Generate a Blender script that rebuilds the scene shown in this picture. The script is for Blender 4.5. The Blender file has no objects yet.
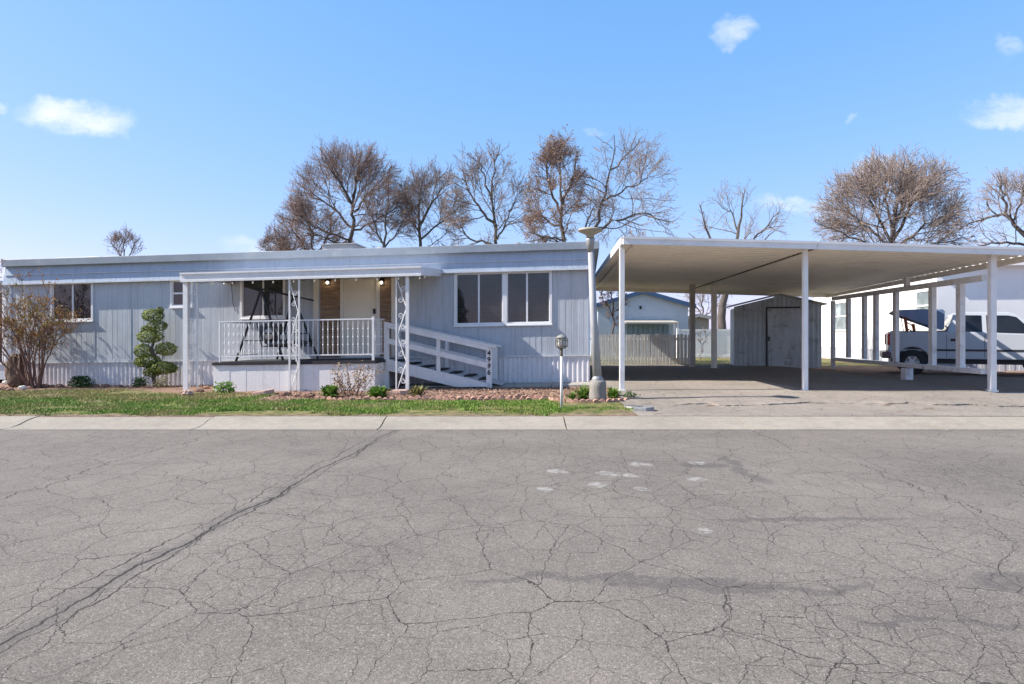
import bpy, math, random
import mathutils.noise as mn
import numpy as np
from mathutils import Vector, Matrix
PI = math.pi
scene = bpy.context.scene
COL = scene.collection

# ------------------------------------------------------------------ camera model used for measuring
HC, F, CX, HY = 1.42, 682.667, 512.0, 335.0

def smooth(t):
    t = max(0.0, min(1.0, t)); return t*t*(3-2*t)

def ground(x, y):
    if y < 11.0: return 0.10 if y > 10.95 else -0.04
    yh = 17.2 - 0.108*(min(x, 1.96)-1.96)
    zr = 0.2 + 0.0125*(max(-16, min(x, 1.96))-1.96)
    t = min(1.0, (y-11.0)/(yh-11.0))
    return 0.10 + (zr-0.10)*t

def at_depth(px, py, d):
    return ((px-CX)/F*d, d, HC-(py-HY)/F*d)

def on_ground(px, py, z=0.13):
    d = (HC-z)*F/(py-HY)
    for _ in range(6):
        x = (px-CX)/F*d
        d = (HC-ground(x, d))*F/(py-HY)
    x = (px-CX)/F*d
    return (x, d, ground(x, d))

# ------------------------------------------------------------------ frames
TH = 0.108
HO = (1.964, 17.2); HU = (math.cos(TH), -math.sin(TH)); HV = (math.sin(TH), math.cos(TH)); HK = 0.0168
def H(p):
    u, v, z = p
    return (HO[0]+u*HU[0]+v*HV[0], HO[1]+u*HU[1]+v*HV[1], z+HK*u)
def I(p): return p
def hp(px, py, v):
    r = (px-CX)/F
    t = (HO[0]*HV[0]+HO[1]*HV[1]+v)/(r*HV[0]+HV[1])
    X, Y = r*t, t
    u = (X-HO[0])*HU[0]+(Y-HO[1])*HU[1]
    z = HC-(py-HY)/F*t
    return u, z-HK*u
def hu(px, v=0): return hp(px, 335, v)[0]
def hz(px, py, v=0): return hp(px, py, v)[1]
def frame(ox, oy, oz, ang):
    c, s = math.cos(ang), math.sin(ang)
    return lambda p: (ox+p[0]*c-p[1]*s, oy+p[0]*s+p[1]*c, oz+p[2])

# ------------------------------------------------------------------ object helpers
def tag(o, label=None, cat=None, group=None, kind=None):
    if label: o['label'] = label
    if cat: o['category'] = cat
    if group: o['group'] = group
    if kind: o['kind'] = kind
    return o

def empty(name, loc, label, cat, group=None):
    o = bpy.data.objects.new(name, None); COL.objects.link(o)
    o.location = loc; o.empty_display_size = 0.2
    return tag(o, label, cat, group)

def world_loc(o):
    v = Vector((0, 0, 0))
    while o is not None:
        v += o.location; o = o.parent
    return v

def copy_tree(o, parent=None):
    c = o.copy(); COL.objects.link(c)
    if parent: c.parent = parent
    for ch in list(o.children): copy_tree(ch, c)
    return c

class MB:
    def __init__(self, fr=I):
        self.v = []; self.f = []; self.fr = fr
    def add(self, pts, faces):
        b = len(self.v); fr = self.fr
        self.v += [fr(p) for p in pts]
        self.f += [tuple(i+b for i in f) for f in faces]
        return self
    def box(self, x0, x1, y0, y1, z0, z1):
        p = [(x0,y0,z0),(x1,y0,z0),(x1,y1,z0),(x0,y1,z0),(x0,y0,z1),(x1,y0,z1),(x1,y1,z1),(x0,y1,z1)]
        return self.add(p, [(3,2,1,0),(4,5,6,7),(0,1,5,4),(1,2,6,5),(2,3,7,6),(3,0,4,7)])
    def prism(self, poly, y0, y1):            # poly of (x,z), extruded along y
        n = len(poly)
        p = [(a, y0, b) for a, b in poly]+[(a, y1, b) for a, b in poly]
        f = [tuple(range(n)), tuple(range(2*n-1, n-1, -1))]
        f += [(i, i+n, (i+1) % n+n, (i+1) % n) for i in range(n)]
        return self.add(p, f)
    def prism_z(self, poly, z0, z1):
        n = len(poly)
        p = [(a, b, z0) for a, b in poly]+[(a, b, z1) for a, b in poly]
        f = [tuple(range(n-1, -1, -1)), tuple(range(n, 2*n))]
        f += [(i, (i+1) % n, (i+1) % n+n, i+n) for i in range(n)]
        return self.add(p, f)
    def beam(self, a, b, w, h, up=(0, 0, 1)):
        a, b = Vector(a), Vector(b); d = (b-a).normalized(); up = Vector(up)
        s = d.cross(up)
        if s.length < 1e-4: s = d.cross(Vector((0, 1, 0)))
        s.normalize(); t = s.cross(d).normalized()
        p = []
        for q in (a, b):
            for i, j in ((-1,-1),(1,-1),(1,1),(-1,1)):
                p.append(tuple(q+s*(i*w/2)+t*(j*h/2)))
        return self.add(p, [(3,2,1,0),(4,5,6,7),(0,1,5,4),(1,2,6,5),(2,3,7,6),(3,0,4,7)])
    def tube(self, pts, rad, n=8, caps=True):
        P = [Vector(p) for p in pts]; m = len(P)
        if not hasattr(rad, '__len__'): rad = [rad]*m
        out = []; ref = None
        for i in range(m):
            d = (P[min(i+1, m-1)]-P[max(i-1, 0)])
            d = d.normalized() if d.length > 1e-9 else Vector((0, 0, 1))
            if ref is None:
                ref = Vector((1, 0, 0)) if abs(d.x) < 0.8 else Vector((0, 1, 0))
            s = (ref-d*ref.dot(d)).normalized(); ref = s; t = d.cross(s)
            for k in range(n):
                a = 2*PI*k/n
                out.append(tuple(P[i]+(s*math.cos(a)+t*math.sin(a))*rad[i]))
        f = []
        for i in range(m-1):
            for k in range(n):
                f.append((i*n+k, i*n+(k+1) % n, (i+1)*n+(k+1) % n, (i+1)*n+k))
        if caps:
            f.append(tuple(range(n-1, -1, -1))); f.append(tuple(range((m-1)*n, m*n)))
        return self.add(out, f)
    def lathe(self, c, prof, n=20, axis=None):
        out = []; f = []
        for r, z in prof:
            for k in range(n):
                a = 2*PI*k/n
                out.append((c[0]+r*math.cos(a), c[1]+r*math.sin(a), c[2]+z))
        for i in range(len(prof)-1):
            for k in range(n):
                f.append((i*n+k, i*n+(k+1) % n, (i+1)*n+(k+1) % n, (i+1)*n+k))
        f.append(tuple(range(n-1, -1, -1))); f.append(tuple(range((len(prof)-1)*n, len(prof)*n)))
        return self.add(out, f)
    def blob(self, c, r, seed=0, rough=0.15, nu=10, nv=7):
        rnd = random.Random(seed); out = []; f = []
        for j in range(nv+1):
            ph = PI*j/nv
            for i in range(nu):
                th = 2*PI*i/nu
                k = 1+rnd.uniform(-rough, rough)
                if j in (0, nv): k = 1
                out.append((c[0]+r[0]*k*math.sin(ph)*math.cos(th), c[1]+r[1]*k*math.sin(ph)*math.sin(th), c[2]-r[2]*k*math.cos(ph)))
        for j in range(nv):
            for i in range(nu):
                f.append((j*nu+i, j*nu+(i+1) % nu, (j+1)*nu+(i+1) % nu, (j+1)*nu+i))
        return self.add(out, f)
    def build(self, name, mat, parent=None, smooth_=False, bevel=0, origin=None):
        A = np.array(self.v, dtype=float)
        if parent is not None:
            org = np.array(world_loc(parent)); loc = (0, 0, 0)
        else:
            org = np.array(origin) if origin is not None else np.array([(A[:,0].min()+A[:,0].max())/2, (A[:,1].min()+A[:,1].max())/2, A[:,2].min()])
            loc = tuple(org)
        me = bpy.data.meshes.new(name)
        me.from_pydata((A-org).tolist(), [], self.f); me.update()
        if smooth_:
            me.polygons.foreach_set('use_smooth', [True]*len(me.polygons))
        me.materials.append(mat)
        o = bpy.data.objects.new(name, me); COL.objects.link(o)
        o.location = loc
        if parent is not None: o.parent = parent
        if bevel:
            b = o.modifiers.new('bevel', 'BEVEL'); b.width = bevel; b.segments = 2; b.limit_method = 'ANGLE'; b.angle_limit = math.radians(40)
        return o

def leaves_mesh(pts, size, rnd, aspect=0.55, normals=None):
    """one quad leaf per point"""
    V = []; Fs = []
    for i, p in enumerate(pts):
        if normals is not None:
            nrm = Vector(normals[i])+Vector((rnd.gauss(0, .5), rnd.gauss(0, .5), rnd.gauss(0, .5)))
        else: nrm = Vector((rnd.gauss(0, 1), rnd.gauss(0, 1), rnd.gauss(0, 1)))
        if nrm.length < 1e-3: nrm = Vector((0, 0, 1))
        nrm.normalize()
        t = nrm.cross(Vector((rnd.gauss(0, 1), rnd.gauss(0, 1), rnd.gauss(0, 1))))
        if t.length < 1e-3: continue
        t.normalize(); s = nrm.cross(t); L = size*rnd.uniform(0.6, 1.3); w = L*aspect
        P = Vector(p); b = len(V)
        V += [tuple(P-t*L/2), tuple(P+s*w/2), tuple(P+t*L/2), tuple(P-s*w/2)]; Fs.append((b, b+1, b+2, b+3))
    return V, Fs


# ------------------------------------------------------------------ materials
MATS = {}
def new_mat(name):
    m = bpy.data.materials.new(name); m.use_nodes = True
    nt = m.node_tree; nt.nodes.clear()
    out = nt.nodes.new('ShaderNodeOutputMaterial'); b = nt.nodes.new('ShaderNodeBsdfPrincipled')
    nt.links.new(b.outputs[0], out.inputs[0])
    return m, nt, b

class NT:
    """tiny helper for node maths"""
    def __init__(self, nt): self.nt = nt
    def n(self, t, **kw):
        x = self.nt.nodes.new(t)
        for k, v in kw.items(): setattr(x, k, v)
        return x
    def link(self, a, b): self.nt.links.new(a, b)
    def val(self, sock, v):
        if hasattr(v, 'is_linked') or hasattr(v, 'links'): self.link(v, sock)
        else: sock.default_value = v
    def math(self, op, a, b=0.0, c=0.0, clamp=False):
        x = self.n('ShaderNodeMath', operation=op); x.use_clamp = clamp
        self.val(x.inputs[0], a); self.val(x.inputs[1], b); self.val(x.inputs[2], c)
        return x.outputs[0]
    def vmath(self, op, a, b=(0, 0, 0), scale=1.0):
        x = self.n('ShaderNodeVectorMath', operation=op)
        self.val(x.inputs[0], a); self.val(x.inputs[1], b)
        if op == 'SCALE': self.val(x.inputs['Scale'], scale)
        return x.outputs[0]
    def noise(self, vec, scale, detail=4, rough=0.55, dist=0.0, color=False):
        x = self.n('ShaderNodeTexNoise'); self.link(vec, x.inputs['Vector'])
        x.inputs['Scale'].default_value = scale; x.inputs['Detail'].default_value = detail
        x.inputs['Roughness'].default_value = rough; x.inputs['Distortion'].default_value = dist
        return x.outputs['Color'] if color else x.outputs['Fac']
    def voro(self, vec, scale, feature='F1', rnd=1.0, out='Distance'):
        x = self.n('ShaderNodeTexVoronoi', feature=feature); x.voronoi_dimensions = '2D'; self.link(vec, x.inputs['Vector'])
        x.inputs['Scale'].default_value = scale; x.inputs['Randomness'].default_value = rnd
        return x.outputs[out]
    def ramp(self, v, lo, hi, a=0.0, b=1.0, st='SMOOTHSTEP'):
        x = self.n('ShaderNodeMapRange', interpolation_type=st); x.clamp = True if st == 'LINEAR' else x.clamp
        self.val(x.inputs[0], v); self.val(x.inputs[1], lo); self.val(x.inputs[2], hi); self.val(x.inputs[3], a); self.val(x.inputs[4], b)
        return x.outputs[0]
    def mix(self, fac, a, b, mode='MIX'):
        x = self.n('ShaderNodeMix', data_type='RGBA', blend_type=mode)
        self.val(x.inputs[0], fac)
        for s, v in ((x.inputs[6], a), (x.inputs[7], b)):
            if isinstance(v, (tuple, list)): s.default_value = (*v[:3], 1)
            else: self.link(v, s)
        return x.outputs[2]
    def pos(self):
        g = self.n('ShaderNodeNewGeometry'); return g.outputs['Position']
    def obj(self):
        return self.n('ShaderNodeTexCoord').outputs['Object']
    def sep(self, v):
        x = self.n('ShaderNodeSeparateXYZ'); self.link(v, x.inputs[0]); return x.outputs
    def comb(self, x, y, z=0.0):
        c = self.n('ShaderNodeCombineXYZ'); self.val(c.inputs[0], x); self.val(c.inputs[1], y); self.val(c.inputs[2], z); return c.outputs[0]
    def bump(self, h, strength, dist, bsdf, normal=None):
        b = self.n('ShaderNodeBump'); b.inputs['Strength'].default_value = strength; b.inputs['Distance'].default_value = dist
        self.link(h, b.inputs['Height'])
        if normal is not None: self.link(normal, b.inputs['Normal'])
        if bsdf is not None: self.link(b.outputs[0], bsdf.inputs['Normal'])
        return b.outputs[0]

def M(name, col, rough=0.6, metal=0.0, var=0.12, vs=2.5, bump=0.0, bs=30.0, dirt=None, dirt_amt=0.3, spec=0.4, streak=0.0, coat=0.0):
    if name in MATS: return MATS[name]
    m, nt, b = new_mat(name); N = NT(nt)
    p = N.obj()
    n1 = N.noise(p, vs, 6, 0.6); n2 = N.noise(p, vs*7, 4, 0.6)
    k = N.math('ADD', N.math('MULTIPLY', n1, 0.65), N.math('MULTIPLY', n2, 0.35))
    k = N.ramp(k, 0.32, 0.68, 1-var, 1+var, 'LINEAR')
    c = N.mix(1.0, tuple(col), N.comb(k, k, k), 'MULTIPLY')
    if dirt is not None:
        dn = N.ramp(N.noise(p, vs*1.7, 8, 0.65, 0.4), 0.5, 0.72)
        c = N.mix(N.math('MULTIPLY', dn, dirt_amt), c, dirt)
    if streak:
        s = N.sep(p); sv = N.comb(N.math('MULTIPLY', s[0], 9.0), N.math('MULTIPLY', s[1], 9.0), N.math('MULTIPLY', s[2], 0.5))
        sn = N.ramp(N.noise(sv, 1.5, 5, 0.6), 0.45, 0.75)
        c = N.mix(N.math('MULTIPLY', sn, streak), c, tuple(x*0.55 for x in col))
    N.link(c, b.inputs['Base Color'])
    rr = N.ramp(n2, 0.3, 0.7, max(0.02, rough-0.08), min(1, rough+0.08), 'LINEAR'); N.link(rr, b.inputs['Roughness'])
    b.inputs['Metallic'].default_value = metal; b.inputs['Specular IOR Level'].default_value = spec
    b.inputs['Coat Weight'].default_value = coat
    if bump: N.bump(N.noise(p, bs, 5, 0.6), bump, 0.02, b)
    MATS[name] = m; return m

WHITE = M('white_paint', (0.76, 0.745, 0.725), 0.55, var=0.07, dirt=(0.42, 0.40, 0.38), dirt_amt=0.28, streak=0.2)
WHITE_METAL = M('white_enamel', (0.74, 0.735, 0.73), 0.4, var=0.06, dirt=(0.4, 0.36, 0.33), dirt_amt=0.25)
VINYL = M('window_vinyl', (0.78, 0.78, 0.78), 0.4, var=0.04)
SIDING = M('house_siding', (0.47, 0.505, 0.545), 0.55, var=0.08, vs=0.8, dirt=(0.38, 0.40, 0.42), dirt_amt=0.4, streak=0.5)
SKIRT = M('skirt_metal', (0.72, 0.70, 0.71), 0.5, var=0.07, dirt=(0.48, 0.42, 0.36), dirt_amt=0.35, streak=0.25)
MANS = M('mansard_metal', (0.37, 0.44, 0.54), 0.5, var=0.07, dirt=(0.42, 0.45, 0.48), dirt_amt=0.3, streak=0.3)
TRIM = M('pale_trim', (0.60, 0.63, 0.66), 0.5, var=0.1, dirt=(0.35, 0.36, 0.38), dirt_amt=0.4)
FASCIA = M('roof_edge_metal', (0.27, 0.31, 0.35), 0.45, var=0.12, vs=1.2, dirt=(0.42, 0.44, 0.45), dirt_amt=0.5)
FOAM = M('roof_coating', (0.5, 0.5, 0.49), 0.8, var=0.12, bump=0.5, bs=8)
CREAM = M('door_cream', (0.84, 0.76, 0.62), 0.45, var=0.03)
DOORTRIM = M('door_trim', (0.76, 0.70, 0.60), 0.5, var=0.06)
BLACK = M('black_metal', (0.018, 0.018, 0.02), 0.4, var=0.2)
RUBBER = M('black_rubber', (0.02, 0.02, 0.02), 0.8, var=0.2)
DECK = M('deck_carpet', (0.035, 0.035, 0.04), 0.9, var=0.25)
GALV = M('galvanised', (0.34, 0.345, 0.35), 0.5, 0.3, var=0.12, streak=0.3)
CONC = M('concrete', (0.36, 0.34, 0.31), 0.9, var=0.16, vs=3, bump=0.4, bs=60, dirt=(0.2, 0.18, 0.15), dirt_amt=0.4)
PANE = None
def glass_mat(name, blinds=False, col=(0.010, 0.011, 0.012), spec=0.7):
    m, nt, b = new_mat(name); N = NT(nt); p = N.obj()
    c = N.mix(N.ramp(N.noise(p, 1.3, 3), 0.4, 0.65), col, tuple(x*2.6 for x in col))
    if blinds:
        s = N.sep(p); w = N.math('FRACT', N.math('MULTIPLY', s[2], 24.0))
        w = N.math('GREATER_THAN', w, 0.72)
        c = N.mix(N.math('MULTIPLY', w, 0.5), c, (0.075, 0.072, 0.065))
    N.link(c, b.inputs['Base Color']); b.inputs['Roughness'].default_value = 0.03
    b.inputs['Specular IOR Level'].default_value = spec
    N.bump(N.noise(p, 1.6, 2), 0.06, 0.05, b)
    return m
PANE = glass_mat('window_glass'); PANEB = glass_mat('window_glass_blinds', True)

def wood_mat(name, c1, c2, along=0):
    m, nt, b = new_mat(name); N = NT(nt); p = N.obj(); s = N.sep(p)
    sc = [16, 16, 16]; sc[along] = 1.2
    v = N.comb(*[N.math('MULTIPLY', s[i], sc[i]) for i in range(3)])
    n = N.noise(v, 1.3, 6, 0.65, 1.0)
    n2 = N.noise(p, 1.1, 3)
    c = N.mix(N.ramp(n, 0.33, 0.67), c1, c2)
    c = N.mix(N.math('MULTIPLY', N.ramp(n2, 0.4, 0.65), 0.35), c, tuple(x*0.55 for x in c1))
    N.link(c, b.inputs['Base Color']); b.inputs['Roughness'].default_value = 0.75
    N.bump(n, 0.3, 0.01, b)
    return m
PLANK = wood_mat('brown_plank', (0.22, 0.13, 0.075), (0.42, 0.28, 0.17), 0)
GREYWOOD = wood_mat('weathered_wood', (0.62, 0.63, 0.64), (0.82, 0.83, 0.84), 2)
BARK = M('bark', (0.105, 0.088, 0.078), 0.9, var=0.35, vs=3, bump=0.8, bs=14)
TWIG = M('twig_bark', (0.275, 0.195, 0.16), 0.9, var=0.3, vs=0.5)
TWIG_GREY = M('grey_twig_bark', (0.275, 0.215, 0.185), 0.9, var=0.3, vs=0.5)
TWIG_RUST = M('rusty_twig_bark', (0.265, 0.185, 0.145), 0.9, var=0.3, vs=0.5)
STEM = M('shrub_stem', (0.16, 0.095, 0.08), 0.85, var=0.3, vs=4)

def leaf_mat(name, c1, c2, scale=2.0, trans=0.15):
    m, nt, b = new_mat(name); N = NT(nt); p = N.obj()
    n = N.noise(p, scale, 3); n2 = N.noise(p, scale*12, 2)
    c = N.mix(N.ramp(N.math('ADD', N.math('MULTIPLY', n, .5), N.math('MULTIPLY', n2, .5)), 0.38, 0.62), c1, c2)
    N.link(c, b.inputs['Base Color']); b.inputs['Roughness'].default_value = 0.6
    b.inputs['Specular IOR Level'].default_value = 0.25
    out = [x for x in nt.nodes if x.type == 'OUTPUT_MATERIAL'][0]
    t = N.n('ShaderNodeBsdfTranslucent'); N.link(c, t.inputs[0])
    mx = N.n('ShaderNodeMixShader'); mx.inputs[0].default_value = trans
    N.link(b.outputs[0], mx.inputs[1]); N.link(t.outputs[0], mx.inputs[2]); N.link(mx.outputs[0], out.inputs[0])
    return m
LEAF_TOP = leaf_mat('topiary_leaf', (0.07, 0.11, 0.02), (0.25, 0.29, 0.06), 2.5)
LEAF_BUSH = leaf_mat('bush_leaf', (0.03, 0.07, 0.02), (0.07, 0.13, 0.03), 3)
LEAF_BRIGHT = leaf_mat('spring_leaf', (0.10, 0.20, 0.03), (0.20, 0.32, 0.06), 3, 0.25)
LEAF_BUD = leaf_mat('bud_leaf', (0.30, 0.10, 0.04), (0.30, 0.26, 0.07), 2.5, 0.25)
LEAF_DRY = leaf_mat('dry_leaf', (0.27, 0.17, 0.10), (0.40, 0.29, 0.17), 1.2, 0.2)
LEAF_OLIVE = leaf_mat('olive_leaf', (0.14, 0.15, 0.05), (0.30, 0.24, 0.10), 0.8, 0.2)

# ------------------------------------------------------------------ ground, road, kerb
def ground_mat():
    m, nt, b = new_mat('ground_soil'); N = NT(nt); p = N.pos(); s = N.sep(p)
    n1 = N.noise(p, 0.55, 6, 0.6); n2 = N.noise(p, 6, 6, 0.65); n3 = N.noise(p, 60, 4, 0.7)
    dirt = N.mix(N.ramp(n2, 0.35, 0.65), (0.15, 0.105, 0.075), (0.27, 0.20, 0.15))
    dirt = N.mix(N.ramp(n3, 0.55, 0.7), dirt, (0.36, 0.29, 0.23))
    turf = N.mix(N.ramp(n2, 0.35, 0.65), (0.075, 0.11, 0.03), (0.24, 0.21, 0.09))
    bedy = N.ramp(s[0], -9.6, -5.2, 16.75, 13.62)
    ys_ = N.math('ADD', s[1], N.math('MULTIPLY', N.math('SUBTRACT', n2, 0.5), 0.5))
    inlawn = N.ramp(N.math('SUBTRACT', ys_, bedy), 0.08, -0.08)
    dirt = N.mix(N.math('MULTIPLY', N.math('SUBTRACT', 1.0, inlawn), 0.6), dirt, (0.27, 0.165, 0.12))
    lawn = N.math('MULTIPLY', N.math('MULTIPLY', inlawn, N.ramp(s[0], 2.3, 2.0)), N.ramp(N.math('ADD', s[1], N.math('MULTIPLY', n1, 0.8)), 11.5, 12.0))
    far = N.ramp(s[1], 25.5, 28)
    k = N.math('MULTIPLY', N.math('MAXIMUM', lawn, far), N.ramp(n1, 0.3, 0.55))
    c = N.mix(k, dirt, turf)
    N.link(c, b.inputs['Base Color']); b.inputs['Roughness'].default_value = 0.95
    b.inputs['Specular IOR Level'].default_value = 0.1
    N.bump(N.math('ADD', n2, N.math('MULTIPLY', n3, 0.6)), 0.7, 0.04, b)
    return m

def axis(dense0, dense1, step, far0, far1):
    a = list(np.arange(dense0, dense1+1e-6, step))
    left = []; x = dense0; d = step
    while x > far0: d *= 1.6; x -= d; left.append(max(x, far0))
    right = []; x = dense1; d = step
    while x < far1: d *= 1.6; x += d; right.append(min(x, far1))
    return left[::-1]+a+right
def make_ground():
    xs = axis(-18, 18, 0.3, -600, 600); ys = [-600, -200, -60, -12, 0, 9.0, 10.98]+[11.0+0.3*i for i in range(62)]
    y = ys[-1]; d = 0.3
    while y < 900: d *= 1.5; y += d; ys.append(y)
    rnd = random.Random(3)
    P = []
    for yy in ys:
        for xx in xs:
            z = ground(xx, yy)
            if yy < 10.97: z = -0.05
            elif yy < 10.99: z = -0.05
            elif yy > 11.2: z += rnd.uniform(-0.012, 0.012)
            P.append((xx, yy, z))
    nx = len(xs); Fs = []
    for j in range(len(ys)-1):
        for i in range(nx-1):
            Fs.append((j*nx+i, j*nx+i+1, (j+1)*nx+i+1, (j+1)*nx+i))
    mb = MB(); mb.add(P, Fs)
    o = mb.build('ground', ground_mat(), smooth_=True, origin=(0, 0, 0)); tag(o, kind='structure')
make_ground()

def blobmask(N, p2, cx, cy, rx, ry, soft=0.5):
    d = N.vmath('SUBTRACT', p2, (cx, cy, 0)); s = N.sep(d)
    a = N.math('POWER', N.math('MULTIPLY', s[0], 1/rx), 2.0); bb = N.math('POWER', N.math('MULTIPLY', s[1], 1/ry), 2.0)
    return N.ramp(N.math('ADD', a, bb), 1.0, 1.0-soft)

def road_mat(name='asphalt', base=(0.178, 0.158, 0.139), crackscale=1.0, full=True):
    m, nt, b = new_mat(name); N = NT(nt)
    p = N.pos(); s = N.sep(p); p2 = N.comb(s[0], s[1], 0.0)
    # aggregate
    fine = N.noise(p2, 150, 3, 0.75); med = N.noise(p2, 38, 4, 0.7); big = N.noise(p2, 0.5, 5, 0.6); mid = N.noise(p2, 3.0, 5, 0.6)
    vc = N.voro(p2, 120, 'F1', 1.0, 'Color'); vs = N.sep(vc)
    k = N.ramp(fine, 0.3, 0.7, 0.60, 1.38, 'LINEAR')
    k = N.math('MULTIPLY', k, N.ramp(med, 0.3, 0.7, 0.86, 1.14, 'LINEAR'))
    k = N.math('MULTIPLY', k, N.ramp(big, 0.3, 0.7, 0.80, 1.16, 'LINEAR'))
    k = N.math('MULTIPLY', k, N.ramp(mid, 0.3, 0.7, 0.92, 1.07, 'LINEAR'))
    k = N.math('MULTIPLY', k, N.ramp(vs[0], 0.0, 1.0, 0.80, 1.2, 'LINEAR'))
    c = N.mix(1.0, base, N.comb(k, k, k), 'MULTIPLY')
    c = N.mix(N.math('MULTIPLY', N.ramp(vs[1], 0.93, 0.97), 0.38), c, (0.42, 0.38, 0.34))
    c = N.mix(N.math('MULTIPLY', N.ramp(vs[2], 0.94, 0.98), 0.5), c, (0.06, 0.055, 0.055))
    # warps
    w1 = N.vmath('SCALE', N.vmath('SUBTRACT', N.noise(p2, 1.4, 3, 0.6, 0, True), (0.5, 0.5, 0.5)), scale=0.26)
    w2 = N.vmath('SCALE', N.vmath('SUBTRACT', N.noise(p2, 9, 3, 0.65, 0, True), (0.5, 0.5, 0.5)), scale=0.06)
    w3 = N.vmath('SCALE', N.vmath('SUBTRACT', N.noise(p2, 45, 2, 0.6, 0, True), (0.5, 0.5, 0.5)), scale=0.018)
    q = N.vmath('ADD', N.vmath('ADD', p2, w1), N.vmath('ADD', w2, w3))
    qs = N.sep(q); q = N.comb(qs[0], qs[1], 0.0)
    def cracks(scale, sx, sy, off, wid, mlo, mhi, ms):
        qq = N.comb(N.math('MULTIPLY', N.math('ADD', qs[0], off), sx), N.math('MULTIPLY', N.math('ADD', qs[1], off*1.7), sy), 0.0)
        e = N.voro(qq, scale, 'DISTANCE_TO_EDGE', 1.0)
        mk = N.noise(N.vmath('ADD', p2, (off*3.1, off, 0)), ms, 3, 0.55)
        w = N.ramp(mk, mlo, mhi, 0.0, wid, 'LINEAR')
        w = N.math('MULTIPLY', w, N.ramp(N.noise(p2, 14, 3), 0.3, 0.65, 0.35, 1.2, 'LINEAR'))
        return N.math('MULTIPLY', N.ramp(N.math('SUBTRACT', e, w), 0.0, 0.0026*scale, 1.0, 0.0, 'LINEAR'), N.ramp(w, 0.0, wid*0.5))
    cA = cracks(1.5*crackscale, 1.2, 0.8, 3.3, 0.0034, 0.22, 0.48, 0.45)
    cB = cracks(3.0*crackscale, 1.2, 0.85, 7.1, 0.0048, 0.32, 0.54, 0.5)
    cC = cracks(5.4*crackscale, 1.0, 0.9, 11.7, 0.0062, 0.45, 0.62, 0.5)
    cr = N.math('MAXIMUM', N.math('MAXIMUM', cA, N.math('MULTIPLY', cB, 0.9)), N.math('MULTIPLY', cC, 0.75))
    if full:
        # transverse crack with tar and broken edges
        def tline(x0, sl, amp, wid, mlo, mhi, seed):
            yy = N.comb(0.0, s[1], seed)
            wob = N.math('MULTIPLY', N.math('SUBTRACT', N.noise(yy, 0.9, 5, 0.65), 0.5), amp)
            xl = N.math('ADD', N.math('MULTIPLY', N.math('SUBTRACT', s[1], 3.18), sl), x0)
            dx = N.math('ABSOLUTE', N.math('SUBTRACT', N.math('ADD', s[0], wob), xl))
            mk = N.noise(yy, 0.8, 3, 0.6)
            w = N.ramp(mk, mlo, mhi, 0.0, wid, 'LINEAR')
            return N.ramp(N.math('SUBTRACT', dx, w), 0.0, 0.008, 1.0, 0.0, 'LINEAR'), dx
        l1, dx1 = tline(-2.36, 0.0865, 0.35, 0.008, 0.30, 0.48, 1.0)
        l2, _ = tline(-2.28, 0.0865, 0.42, 0.005, 0.42, 0.60, 5.0)
        l3, _ = tline(-2.47, 0.080, 0.50, 0.005, 0.46, 0.62, 9.0)
        l4, _ = tline(-4.6, 0.05, 1.0, 0.0045, 0.4, 0.6, 13.0)
        l5, _ = tline(3.9, -0.05, 1.1, 0.004, 0.42, 0.6, 17.0)
        for l in (l1, l2, l3, l4, l5): cr = N.math('MAXIMUM', cr, l)
        band = N.math('MULTIPLY', N.ramp(N.math('ADD', dx1, N.math('MULTIPLY', N.noise(p2, 6, 4), 0.16)), 0.20, 0.07), N.ramp(N.noise(N.comb(0.0, s[1], 2.0), 0.7, 2), 0.36, 0.56))
        c = N.mix(N.math('MULTIPLY', band, 0.45), c, (0.085, 0.08, 0.08))
        pw = N.vmath('ADD', p2, N.vmath('SCALE', N.vmath('SUBTRACT', N.noise(p2, 2.6, 5, 0.65, 0, True), (0.5, 0.5, 0.5)), scale=0.55))
        pws = N.sep(pw); pw = N.comb(pws[0], pws[1], 0.0)
        tar = None
        for (cx, cy, rx, ry) in ((0.62, 3.93, 0.42, 0.10), (1.18, 3.87, 0.50, 0.12), (0.05, 3.98, 0.4, 0.07), (1.75, 3.80, 0.35, 0.05), (3.0, 3.9, 0.45, 0.16), (2.2, 3.35, 0.6, 0.045), (2.42, 7.3, 0.10, 0.9), (2.05, 7.45, 0.3, 0.22), (2.3, 5.25, 0.9, 0.08)):
            k = blobmask(N, pw, cx, cy, rx, ry, 0.6)
            tar = k if tar is None else N.math('MAXIMUM', tar, k)
        tn = N.ramp(N.noise(p2, 12, 4, 0.7), 0.3, 0.6, 0.35, 1.0, 'LINEAR')
        c = N.mix(N.math('MULTIPLY', N.math('MULTIPLY', tar, tn), 0.62), c, (0.075, 0.068, 0.068))
        pat = None
        pw2 = N.vmath('ADD', p2, N.vmath('SCALE', N.vmath('SUBTRACT', N.noise(p2, 7, 4, 0.7, 0, True), (0.5, 0.5, 0.5)), scale=0.13))
        pws = N.sep(pw2); pw2 = N.comb(pws[0], pws[1], 0.0)
        for (x, y, wpx, hpx) in ((558, 471, 10, 4), (603, 473, 7, 4), (632, 475, 9, 4), (612, 474, 8, 4), (641, 464, 10, 5), (597, 485, 9, 5), (642, 489, 7, 4), (545, 489, 8, 4), (697, 463, 9, 3), (696, 479, 9, 4), (702, 530, 9, 6)):
            d = HC*F/(y-HY); X = (x-CX)/F*d
            k = blobmask(N, pw2, X, d, wpx/F*d*1.25, hpx/(y-HY)*d*0.62, 0.6)
            pat = k if pat is None else N.math('MAXIMUM', pat, k)
        pn = N.ramp(N.noise(p2, 9, 6, 0.75), 0.42, 0.56)
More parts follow.
